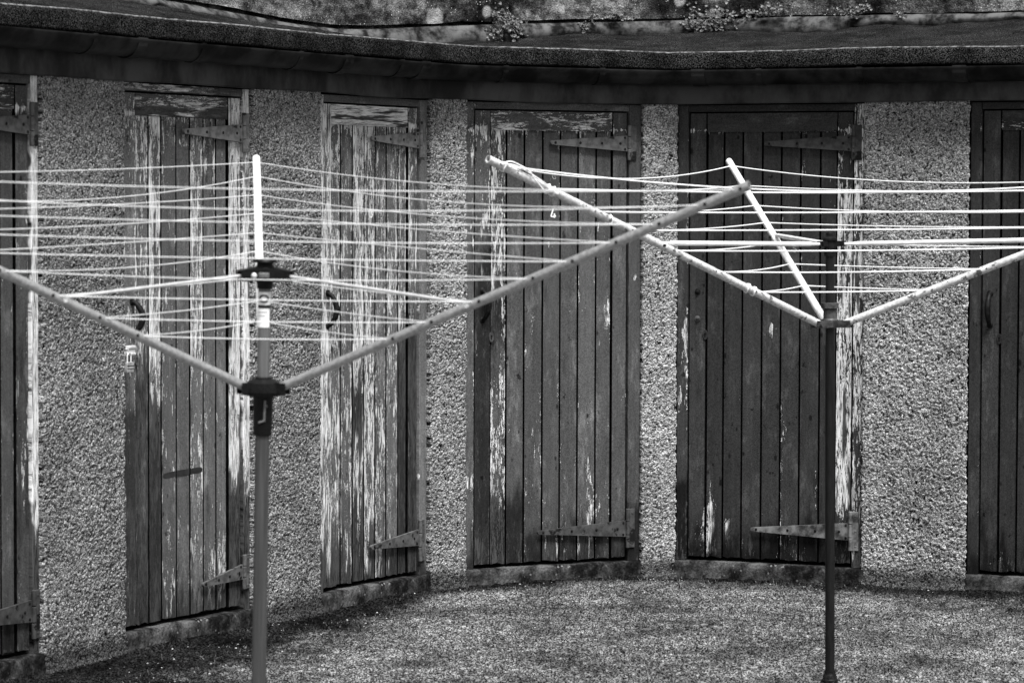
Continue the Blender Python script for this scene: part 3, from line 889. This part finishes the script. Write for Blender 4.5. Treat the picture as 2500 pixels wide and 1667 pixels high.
sm = stroke('', 2, [(.262, .590), (.275, .592), (.30, .593), (.338, .595)], [.008, .018, .02, .022], None)
sm2 = stroke('', 2, [(.348, .595), (.38, .596), (.42, .597)], [.022, .021, .02], None)
sm3 = stroke('', 2, [(.428, .597), (.46, .598), (.49, .598), (.499, .597)], [.021, .022, .02, .01], None)
sm.add(sm2.v, sm2.f); sm.add(sm3.v, sm3.f)
sm.build('dark_smear', M['smear'], door_objs[2])

# hasp (part of door 2) and its padlock (its own thing)
d2 = door_objs[2]
hb = MB()
hb.box(-.006, .068, .000, .0085, 1.028, 1.064, .001)
hb.box(-.006, .068, -.004, .0, 1.054, 1.061, .001)
hb.box(-.006, .068, -.004, .0, 1.031, 1.038, .001)
hb.tube([(.012, .006, 1.052), (.012, -.014, 1.052), (.012, -.014, 1.040), (.012, .006, 1.040)], .0028, 8)
smooth_angle(hb.build('hasp', M['steel'], d2), 40)
pl = empty('padlock', d2.matrix_basis @ Vector((.016, -.013, .990)), d2.rotation_euler[2])
tag(pl, 'small brass padlock hanging from the steel hasp on the second door', 'padlock')
pb = MB()
pb.prism([(-.018, -.018), (.018, -.018), (.019, -.014), (.019, .014), (.017, .018), (-.017, .018), (-.019, .014), (-.019, -.014)], -.007, .007, .002)
smooth_angle(pb.build('lock_body', simple('brass_grey', .2, .42, 60, .35, .2, .6), pl), 30)
ps = MB()
ps.tube([(-.010, 0, .016), (-.010, 0, .038)] + [(-.010 * math.cos(q_), 0, .038 + .012 * math.sin(q_)) for q_ in np.linspace(.3, math.pi - .3, 7)] + [(.010, 0, .038), (.010, 0, .016)], .003, 10)
smooth_angle(ps.build('shackle', M['steel'], pl), 60)
pg = MB(); pg.box(-.0185, .0185, -.0078, -.0068, .004, .0065); pg.box(-.0185, .0185, -.0078, -.0068, -.006, -.004)
pg.build('lock_band', M['dark'], pl)

# ------------------------------------------------------------------ ground
def shed_dist(X, Y):
    dm = np.full(X.shape, 9.0)
    for a, b in zip(CHAIN[:-1], CHAIN[1:]):
        vx, vy = b.x - a.x, b.y - a.y; L2 = vx * vx + vy * vy
        tt = np.clip(((X - a.x) * vx + (Y - a.y) * vy) / L2, 0, 1)
        dm = np.minimum(dm, np.hypot(X - a.x - tt * vx, Y - a.y - tt * vy))
    return dm
xs = np.arange(-2.7, 3.2, .0075); ys = np.arange(8.6, 12.95, .013)
X, Y = np.meshgrid(xs, ys, indexing='ij')
g = grains(X, Y, .016, 71) * .6 + grains(X, Y, .03, 73) * .5
dist = shed_dist(X, Y)
Z = -.012 + g * .010 + (fbm(X * 2.5, Y * 2.5, 75, 5) - .5) * .03
Z += np.exp(-dist / .05) * .015
rim = np.minimum(np.minimum(X - xs[0], xs[-1] - X), np.minimum(Y - ys[0], ys[-1] - Y))
Z -= np.exp(-rim / .1) * .05
def ground_dark(x, dist):
    w_ = .13 + .85 * np.clip((-.25 - x) / 1.3, 0, 1) + .22 * np.clip((x - .9) / 1.0, 0, 1)  # ground darkens along the wall, widest towards the left end
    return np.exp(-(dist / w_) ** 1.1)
base_dark = ground_dark(X, dist) * 1.55
n_, k_ = X.shape
i, j = np.meshgrid(np.arange(n_ - 1), np.arange(k_ - 1), indexing='ij')
F = np.stack([i * k_ + j, (i + 1) * k_ + j, (i + 1) * k_ + j + 1, i * k_ + j + 1], -1).reshape(-1, 4)
gr = mesh('yard_ground', np.stack([X, Y, Z], -1).reshape(-1, 3), F, M['ground'], None, True, np.stack([g, base_dark, g, g * 0 + 1], -1).reshape(-1, 4))
tag(gr, 'mossy gritty ground of the yard in front of the doors', kind='structure')
far = mesh('ground', [(-400, -400, -.05), (400, -400, -.05), (400, 400, -.05), (-400, 400, -.05)], [(0, 1, 2, 3)], simple('far_grass', .08, .16, 3, .95, spec=.1, bump=.01))
tag(far, 'wide ground around the yard', kind='structure')

def ground_z(x, y):
    x = np.asarray(x, float); y = np.asarray(y, float)
    g = grains(x, y, .016, 71) * .6 + grains(x, y, .03, 73) * .5
    return -.012 + g * .010 + (fbm(x * 2.5, y * 2.5, 75, 5) - .5) * .03 + np.exp(-shed_dist(x, y) / .05) * .015

nr = np.random.RandomState(3)
# short moss and grass blades
cnt = 90000
bx = nr.uniform(-2.3, 2.9, cnt); by = nr.uniform(9.3, 12.85, cnt)
dd = shed_dist(bx, by)
inside = np.zeros(cnt, bool)
def front(x, y):
    ok = np.ones_like(x, bool)
    for a, b in zip(CHAIN[:-1], CHAIN[1:]):
        t = (b - a).normalized(); nn = (t.y, -t.x)
        ok &= ((x - a.x) * nn[0] + (y - a.y) * nn[1]) > .012
    return ok
dz_ = ground_dark(bx, dd)
keep = front(bx, by) & (nr.rand(cnt) > dz_ * 1.1) & (nr.rand(cnt) < .25 + 1.1 * np.clip(fbm(bx * 4, by * 4, 81, 4) - .25, 0, 1))
bx, by, dd = bx[keep], by[keep], dd[keep]; cnt = len(bx)
bz = ground_z(bx, by) - .002
hh = nr.uniform(.004, .013, cnt) * (1 + (2.6 * (nr.rand(cnt) < .3)) * np.exp(-dd / .07)) * (1 + 1.6 * (nr.rand(cnt) < .03)); an = nr.uniform(0, 6.283, cnt); ww = nr.uniform(.0015, .004, cnt)
lx, ly = nr.normal(0, .006, cnt), nr.normal(0, .006, cnt)
V = np.empty((cnt, 3, 3))
V[:, 0] = np.stack([bx - np.cos(an) * ww, by - np.sin(an) * ww, bz], 1)
V[:, 1] = np.stack([bx + np.cos(an) * ww, by + np.sin(an) * ww, bz], 1)
V[:, 2] = np.stack([bx + lx, by + ly, bz + hh], 1)
tag(mesh('moss_grass', V.reshape(-1, 3), np.arange(cnt * 3).reshape(-1, 3), M['blade']), 'short moss and grass covering the yard', 'grass', kind='stuff')

# pale grit and chips scattered, one object of stuff
mb = MB()
r2 = random.Random(8)
for _ in range(300):
    x = r2.uniform(-1.9, 2.3); y = r2.uniform(9.8, 12.7)
    if r2.random() < .5:
        kk = r2.randrange(1, len(CHAIN) - 2); a, b = CHAIN[kk], CHAIN[kk + 1]; q_ = r2.random(); p = a * (1 - q_) + b * q_; t = (b - a).normalized()
        dn = r2.uniform(.03, .5); x = p.x + t.y * dn; y = p.y - t.x * dn
    if not front(np.array([x]), np.array([y]))[0]: continue
    s_ = r2.uniform(.002, .0055)
    z = float(ground_z([x], [y])[0]) + s_ * .3
    pts = [Vector((r2.gauss(0, 1), r2.gauss(0, 1), r2.gauss(0, .6))).normalized() * s_ * r2.uniform(.7, 1.2) for _ in range(1)]
    V = [(x + s_, y, z), (x - s_ * r2.uniform(.6, 1), y + s_ * .2, z), (x, y + s_ * r2.uniform(.7, 1.2), z), (x, y - s_ * r2.uniform(.6, 1), z), (x + s_ * .1, y, z + s_ * r2.uniform(.4, .8)), (x, y, z - s_ * .5)]
    mb.add(V, [(0, 2, 4), (2, 1, 4), (1, 3, 4), (3, 0, 4), (2, 0, 5), (1, 2, 5), (3, 1, 5), (0, 3, 5)])
tag(mb.build('grit', M['stone']), 'pale stone chips scattered over the yard', 'grit', kind='stuff')

# ------------------------------------------------------------------ wall plants
def wall_plant(x0, zc0, rx, rzz, n, label, seed, drop=.0):
    r3 = random.Random(seed)
    k = int(np.argmin(np.abs(jxy[:, 0] - x0)))
    p = jxy[k]; nn = jn[k]; t = np.array([-nn[1], nn[0]])
    zc1 = zc[k] + zc0
    root = empty('wall_plant', (p[0] + nn[0] * .04, p[1] + nn[1] * .04, zc1))
    tag(root, label, 'plant', 'leafy plants rooted in the wall crack')
    st, lf = MB(), MB()
    nc = max(2, n // 22)
    cl = [(r3.uniform(-1, 1) * rx * .75, r3.uniform(-.7, .7) * rzz) for _ in range(nc)]
    for c in cl:
        pts = []
        for q_ in np.linspace(0, 1, 5):
            u = c[0] * (.35 + .65 * q_); w2 = c[1] * q_; o_ = .012 + .035 * math.sin(q_ * 2.2)
            pts.append((t[0] * u + nn[0] * o_, t[1] * u + nn[1] * o_, w2))
        st.tube(pts, .0012, 5)
    for _ in range(n):
        c = r3.choice(cl)
        u = c[0] + r3.gauss(0, rx * .26); w2 = c[1] + r3.gauss(0, rzz * .34)
        o_ = r3.uniform(.012, .05) * (1.2 - .6 * min(1, abs(u) / rx))
        s_ = r3.uniform(.0055, .0105)
        N_ = Vector((nn[0] + r3.gauss(0, .45), nn[1] + r3.gauss(0, .45), .5 + r3.gauss(0, .4))).normalized()
        a1 = N_.orthogonal().normalized(); a2 = N_.cross(a1); ro = r3.uniform(0, 6.28)
        C_ = Vector((t[0] * u + nn[0] * o_, t[1] * u + nn[1] * o_, w2))
        ring = []
        for m, rr in enumerate((1.15, .85, .95, .8, .45, .8, .95, .85)):
            an_ = ro + m * math.pi / 4
            ring.append(C_ + (a1 * math.cos(an_) + a2 * math.sin(an_)) * s_ * rr + N_ * s_ * .12)
        lf.add([C_ - N_ * s_ * .18] + ring, [(0, 1 + m, 1 + (m + 1) % 8) for m in range(8)])
    st.build('stem', M['stem'], root); lf.build('foliage', M['leaf'], root)
wall_plant(-.06, -.005, .085, .06, 230, 'densest round bushy plant, leftmost in the wall crack above the third and fourth doors', 1)
wall_plant(.33, .005, .035, .045, 55, 'small trailing tuft of leaves between the dense left bush and the low strip', 2)
wall_plant(.50, .02, .085, .014, 70, 'thin low strip of leaves along the crack left of the widest plant', 3)
wall_plant(.86, .0, .13, .06, 240, 'widest leafy plant hanging over the felt above the pier between two doors', 4)
wall_plant(1.13, .02, .1, .035, 120, 'leafy plant spreading right of the widest wall plant', 5)
wall_plant(1.53, .012, .085, .03, 90, 'flat leafy clump in the crack above the fifth door', 6)
wall_plant(1.72, .008, .035, .02, 26, 'tiniest leaf clump, rightmost in the wall crack', 7)

# ------------------------------------------------------------------ rotary airers
def airer(name, q, holes, sags, label, style):
    bx, by, lx, ly, zh, Rr, U, az = q
    ax = Vector((lx, ly, 1)).normalized()
    ex = Vector((1, 0, -lx)).normalized(); ey = ax.cross(ex)
    root = empty(name, (bx, by, 0))
    tag(root, label, 'clothes airer', 'rotary clothes airers in the yard')
    rm = Matrix((ex, ey, ax)).transposed().to_euler()
    root.rotation_euler = rm
    def pt(r, h, a): return Vector((math.cos(a) * r, math.sin(a) * r, h))
    angs = {'C': az, 'A': az + 2 * math.pi / 3, 'B': az - 2 * math.pi / 3}
    left = style == 'new'
    top = 1.40 if left else 1.445
    m = MB()
    rad = .0175 if left else .0145
    if left:
        m.tube([(0, 0, -.05), (0, 0, 1.0)], .0185, 24)
        mi = MB(); mi.tube([(0, 0, .99), (0, 0, top)], .0165, 24)
        smooth_angle(mi.build('inner_mast', simple('lighter_grey_mast', .08, .13, 7, .5, .2, .4, sc=(30, 30, .6)), root), 40)
    else:
        m.tube([(0, 0, -.05), (0, 0, 1.10)], .0158, 24)
        m.tube([(0, 0, 1.09), (0, 0, top)], .0145, 24)
    smooth_angle(m.build('mast', M['mastgrey' if left else 'mastdark'], root), 40)
    # ground socket
    gs = MB(); gs.lathe([(.024, -.03), (.024, .012), (.021, .018), (.019, .022), (.019, .03)], 24)
    if not left: gs.lathe([(.027, -.02), (.027, .001), (.024, .004)], 24)
    smooth_angle(gs.build('ground_socket', M['blackiron'], root), 40)
    # lower hub
    h = MB()
    ph0 = az + math.pi / 3
    if left:
        for z0, z1, r0, r1 in ((zh - .022, zh - .012, .052, .056), (zh - .012, zh + .010, .050, .048), (zh + .010, zh + .018, .044, .030), (zh + .018, zh + .024, .022, .021)):
            h.lathe([(r0, z0), (r1, z1)], 9 if r0 > .04 else 20, Matrix.Rotation(ph0, 4, 'Z'))
        for a in angs.values():
            for da in (-.24, .24):
                c = pt(.053, zh, a + da); u = pt(1, 0, a); w_ = Vector((-u.y, u.x, 0))
                V = [c + u * x + w_ * y + Vector((0, 0, z)) for x in (-.014, .018) for y in (-.0025, .0025) for z in (-.018, .012)]
                h.add(V, [(0, 1, 3, 2), (4, 6, 7, 5), (0, 4, 5, 1), (2, 3, 7, 6), (0, 2, 6, 4), (1, 5, 7, 3)])
        h.lathe([(.022, zh - .125), (.0235, zh - .12), (.0255, zh - .03), (.028, zh - .022)], 24)
        smooth_angle(h.build('lower_hub', M['black'], root), 35)
        # pale moulded catch on the sleeve
        cm = MB()
        def cyl(az_, z, r=.0262): return (math.sin(az_) * r, -math.cos(az_) * r, z)
        for (a0, z0_, a1, z1_, hw) in ((.28, zh - .034, .22, zh - .086, .0045), (.24, zh - .085, -.32, zh - .090, .004), (.3, zh - .045, .5, zh - .050, .004)):
            pts = [cyl(a0 + (a1 - a0) * f, z0_ + (z1_ - z0_) * f) for f in np.linspace(0, 1, 6)]
            cm.tube(pts, hw * .6, 8)
        smooth_angle(cm.build('catch', simple('worn_grey_plastic', .1, .16, 60, .5), root), 50)
    else:
        h.lathe([(.022, zh - .016), (.026, zh - .012), (.026, zh + .012), (.022, zh + .016), (.021, zh + .045), (.017, zh + .047)], 20)
        h.lathe([(.024, zh + .048), (.029, zh + .050), (.029, zh + .066), (.024, zh + .068)], 20)
        for a in angs.values():
            for sgn in (-1, 1):
                u = pt(1, 0, a); w_ = Vector((-u.y, u.x, 0)); c = pt(.02, zh, a) + w_ * .0145 * sgn
                V = [c + u * x + w_ * y + Vector((0, 0, z)) for x in (0, .052) for y in (-.0016, .0016) for z in (-.013, .011)]
                h.add(V, [(0, 1, 3, 2), (4, 6, 7, 5), (0, 4, 5, 1), (2, 3, 7, 6), (0, 2, 6, 4), (1, 5, 7, 3)])
            u = pt(1, 0, a); w_ = Vector((-u.y, u.x, 0)); c = pt(.058, zh, a)
            h.tube([c - w_ * .019, c + w_ * .019], .0045, 10)
        smooth_angle(h.build('lower_hub', simple('weathered_alloy', .012, .075, 40, .5, .3, .4, spots=.02), root), 35)
    # upper hub
    h = MB()
    if left:
        z0 = 1.362
        h.lathe([(.026, z0 - .002), (.026, z0 + .03), (.022, z0 + .038), (.020, z0 + .046)], 20)
        h.lathe([(.030, z0 + .046), (.031, z0 + .050), (.028, z0 + .055)], 20)
        h.lathe([(.020, z0 - .02), (.0215, z0 - .002)], 20)
        for a in angs.values():
            u = pt(1, 0, a); w_ = Vector((-u.y, u.x, 0))
            for sgn in (-1, 1):
                c = w_ * .011 * sgn
                V = []
                for x, za, zb in ((.012, z0 + .034, z0), (.074, z0 + .026, z0)):
                    for y in (-.002, .002):
                        for z in (zb, za): V.append(c + u * x + w_ * y + Vector((0, 0, z)))
                h.add(V, [(0, 1, 3, 2), (4, 6, 7, 5), (0, 4, 5, 1), (2, 3, 7, 6), (0, 2, 6, 4), (1, 5, 7, 3)])
            V = [u * x + w_ * y + Vector((0, 0, z)) for x, zt_ in ((.012, z0 + .036), (.076, z0 + .0275)) for y in (-.0135, .0135) for z in (zt_ - .003, zt_)]
            h.add(V, [(0, 1, 3, 2), (4, 6, 7, 5), (0, 4, 5, 1), (2, 3, 7, 6), (0, 2, 6, 4), (1, 5, 7, 3)])
        # web plate facing the yard between the two front brackets
        h.prism([(-.064, z0), (.066, z0 + .0), (.066, z0 + .022), (.02, z0 + .032), (-.02, z0 + .032), (-.064, z0 + .022)], -.036, -.031, .001)
        smooth_angle(h.build('upper_hub', M['black'], root), 35)
        bo = MB(); bo.lathe([(.0075, 0), (.0075, .003), (.005, .0065), (.001, .0075)], 14, Matrix.Translation((-.024, -.036, z0 + .014)) @ Matrix.Rotation(R(90), 4, 'X'))
        smooth_angle(bo.build('hub_bolt', M['steel'], root), 50)
        bp = MB(); bp.box(-.012, .014, -.040, -.036, z0 + .010, z0 + .022, .0015)
        bp.build('hub_plate', simple('grey_moulding', .05, .16, 200, .5), root)
    else:
        z0 = 1.435
        h.lathe([(.0175, z0 - .045), (.0195, z0 - .035), (.0195, z0 + .004), (.024, z0 + .008), (.024, z0 + .014), (.014, z0 + .02), (.013, z0 + .032), (.011, z0 + .034)], 20)
        for a in angs.values():
            u = pt(1, 0, a); w_ = Vector((-u.y, u.x, 0))
            V = [u * x + w_ * y + Vector((0, 0, z)) for x in (.010, .050) for y in (-.009, .009) for z in (z0 - .012, z0 + .006)]
            h.add(V, [(0, 1, 3, 2), (4, 6, 7, 5), (0, 4, 5, 1), (2, 3, 7, 6), (0, 2, 6, 4), (1, 5, 7, 3)])
            c = pt(.042, z0 - .002, a); h.tube([c - w_ * .013, c + w_ * .013], .004, 8)
        smooth_angle(h.build('upper_hub', M['blackiron'], root), 35)
    # arms and struts
    am = {'C': M['whitetube'], 'A': M['galv' if left else 'chalky'], 'B': M['galv' if left else 'chalky']}  # C made whiter: light on its upper face put into the colour
    ra = .0118 if left else .0125
    st_t = .42 if left else .5
    ra2 = .0042 if left else .0075
    for k, a in angs.items():
        p0, p1 = pt(.05, zh, a), pt(.05 + Rr, zh + U, a)
        dr = (p1 - p0).normalized()
        mb = MB(); mb.tube([p0, p1], ra, 20, cap=False)
        mb.tube([p1, p1 - dr * .05], ra * .78, 20, cap=False)
        # rim of the open end
        u = dr.orthogonal().normalized(); w_ = dr.cross(u)
        V = [p1 + (u * math.cos(2 * math.pi * j / 20) + w_ * math.sin(2 * math.pi * j / 20)) * r_ for r_ in (ra, ra * .78) for j in range(20)]
        mb.add(V, [(j, (j + 1) % 20, 20 + (j + 1) % 20, 20 + j) for j in range(20)])
        o = mb.build('arm', am[k] if True else None, root); smooth_angle(o, 40)
        side = Vector((-math.sin(a), math.cos(a), 0))
        # line eyelets: dark holes through the tube with small pale bushes
        for t_ in holes:
            c = p0 + (p1 - p0) * t_
            eb = MB()
            es_ = .0042 if left else .0026
            eb.lathe([(es_ * .7, -ra * 1.14), (es_, -ra * 1.08), (es_, ra * 1.08), (es_ * .7, ra * 1.14)], 10, Matrix.Translation(c) @ side.to_track_quat('Z', 'Y').to_matrix().to_4x4())
            e = eb.build('line_eyelet', M['blackiron'], o)
        c = p0 + (p1 - p0) * st_t
        sz = (z0 + .014) if left else z0 - .004
        s0 = pt(.066 if left else .045, sz, a)
        up = dr.cross(side).normalized()
        if up.z < 0: up = -up
        s1 = c + up * (ra * .6)
        mb = MB()
        if left: mb.tube([s0, s1], ra2, 12)
        else:
            vv = (s1 - s0)
            mb.tube([s0, s0 + vv * .04, s0 + vv * .07, s0 + vv * .93, s0 + vv * .96, s1], [.005, .005, ra2, ra2, .005, .005], 14)
        so_ = mb.build('strut', M['cleantube'] if left else M['whitetube'], root); smooth_angle(so_, 40)
        rv = MB()
        rv.tube([c - side * (ra + .006), c + side * (ra + .006)], .0045, 10)
        smooth_angle(rv.build('rivet', M['steel'] if left else M['blackiron'], so_), 50)
    # washing lines: one loop per level, sagging between the arms
    r4 = random.Random(4 if left else 9)
    lr = .00125 if left else .0021
    for n_h, t_ in enumerate(holes):
        cs = {k: pt(.05, zh, a) * (1 - t_) + pt(.05 + Rr, zh + U, a) * t_ for k, a in angs.items()}
        mb = MB()
        for (k0, k1) in (('C', 'A'), ('C', 'B'), ('A', 'B')):
            sg = sags[n_h][(k0 + k1 == 'CB') + 2 * (k0 == 'A')] if isinstance(sags[n_h], tuple) else sags[n_h] * (1.0 if k0 == 'C' else .8) * r4.uniform(.4, 1.7)
            pts = []
            for f in np.linspace(0, 1, 25):
                p = cs[k0] * (1 - f) + cs[k1] * f
                p = p + Vector((0, 0, -sg * 4 * f * (1 - f) - .002))
                pts.append(p)
            mb.tube(pts, lr, 8, cap=False)
        smooth_angle(mb.build('washing_line', M['greyline' if left else 'line'], root), 80)
    return root, pt, angs

LQ = (-.6487, 7.7334, .0181, -.035, 1.095, 1.2366, .5469, 1.6748)
RQ = (1.0486, 9.9627, -.0085, -.0097, 1.1716, 1.3787, .5367, 1.7316)
la, lpt, lang = airer('rotary_airer', LQ, [.985, .914, .822, .734, .643, .56, .445, .342, .257], [(.012, .032, .02), (.048, .036, .03), (.010, .02, .012), .014, .006, .011, .005, .008, .004],
   'nearer rotary airer on the left with black plastic hubs, grey mast and nine lines', 'new')
rb, rpt, rang = airer('rotary_airer', RQ, [.972, .837, .704, .594, .471, .34, .212], [(.045, .066, .088), (.014, .022, .018), (.012, .02, .008), .009, .006, .006, .004],
   'older rotary airer on the right with thin dark mast and thick white lines', 'old')

# sticker band with a large 0 on the left mast
def mastpt(az_, z, r): return (math.sin(az_) * r, -math.cos(az_) * r, z)
def patch(z0, z1, a0, a1, r, mat, name, parent, n=14):
    mb = MB(); V = []
    for rr in (r, r - .0008):
        for z in (z0, z1):
            V += [mastpt(a, z, rr) for a in np.linspace(a0, a1, n)]
    F = [(i_, i_ + 1, n + i_ + 1, n + i_) for i_ in range(n - 1)]
    F += [(2 * n + i_, 3 * n + i_, 3 * n + i_ + 1, 2 * n + i_ + 1) for i_ in range(n - 1)]
    mb.add(V, F)
    return smooth_angle(mb.build(name, mat, parent), 60)
st1 = patch(1.302, 1.334, -1.25, 1.3, .0173, M['sticker'], 'sticker', la)
patch(1.245, 1.292, -1.4, .95, .0173, M['sticker'], 'sticker', la)
z_ = MB()
pts = [mastpt(.62 * math.cos(q_), 1.318 + .0085 * math.sin(q_), .0181) for q_ in np.linspace(0, 2 * math.pi, 25)]
z_.tube(pts, .0024, 8, cap=False)
z_.build('number', M['black'], st1)
patch(1.296, 1.3005, -1.25, 1.3, .0174, M['black'], 'sticker_band', la)
gm = MB()
for zz_, a0, a1 in ((1.284, -.9, .5), (1.275, -.9, .2)):
    gm.tube([mastpt(a, zz_, .0175) for a in np.linspace(a0, a1, 8)], .0008, 6)
gm.build('sticker_print', M['galv'], la)

# tangled spare line and knots on the right airer's left arm
a = rang['A']
p0, p1 = rpt(.05, RQ[4], a), rpt(.05 + RQ[5], RQ[4] + RQ[6], a)
side = Vector((-math.sin(a), math.cos(a), 0)); dr = (p1 - p0).normalized(); up = side.cross(dr)
if up.z < 0: up = -up
def on(t_, o1, o2): return p0 + (p1 - p0) * t_ + side * o1 + up * o2
tm = MB()
fr_ = .0135
def spl(ctrl, n=8):
    c = [ctrl[0]] + ctrl + [ctrl[-1]]; out = []
    for i_ in range(1, len(c) - 2):
        for f in np.linspace(0, 1, n, endpoint=False):
            a_, b_, c_, d_ = c[i_ - 1], c[i_], c[i_ + 1], c[i_ + 2]
            out.append(.5 * ((2 * b_) + (c_ - a_) * f + (2 * a_ - 5 * b_ + 4 * c_ - d_) * f * f + (3 * b_ - a_ - 3 * c_ + d_) * f ** 3))
    return out + [ctrl[-1]]
sgn = 1 if side.dot(Vector((0, -1, 0))) > 0 else -1
f_ = .017 * sgn
tm.tube(spl([on(.972, f_, .0), on(.955, f_, .018), on(.93, f_ * .6, .024), on(.90, f_ * 1.1, .018), on(.885, f_ * 1.2, .004), on(.865, f_, -.006), on(.85, f_, -.014), on(.835, f_ * .8, -.006)]), .002, 8)
smooth_angle(tm.build('spare_line', M['line'], rb), 80)
tm = MB()
tm.tube(spl([on(.96, f_, .006), on(.94, f_ * 1.1, .014), on(.905, f_ * .7, .016), on(.87, f_, .01), on(.842, f_, .004)]), .002, 8)
smooth_angle(tm.build('spare_line', M['line'], rb), 80)
for tt_ in (.958, .835, .82, .655, .215, .235):
    kb = MB()
    c = on(tt_, 0, 0)
    ring = [c + (side * math.cos(q_) + up * math.sin(q_)) * .0145 + dr * .004 * math.sin(q_ * 2 + tt_ * 9) for q_ in np.linspace(0, 2 * math.pi, 17)]
    kb.tube(ring, .0022, 8, cap=False)
    smooth_angle(kb.build('line_knot', M['line'], rb), 80)
for tt_ in (.832, .815):
    kb = MB()
    c = on(tt_, f_ * .9, -.004)
    kb.lathe([(.001, -.006), (.005, -.004), (.0062, 0), (.005, .004), (.001, .006)], 10, Matrix.Translation(c))
    smooth_angle(kb.build('line_knot', M['line'], rb), 80)

S.render.engine = 'CYCLES'
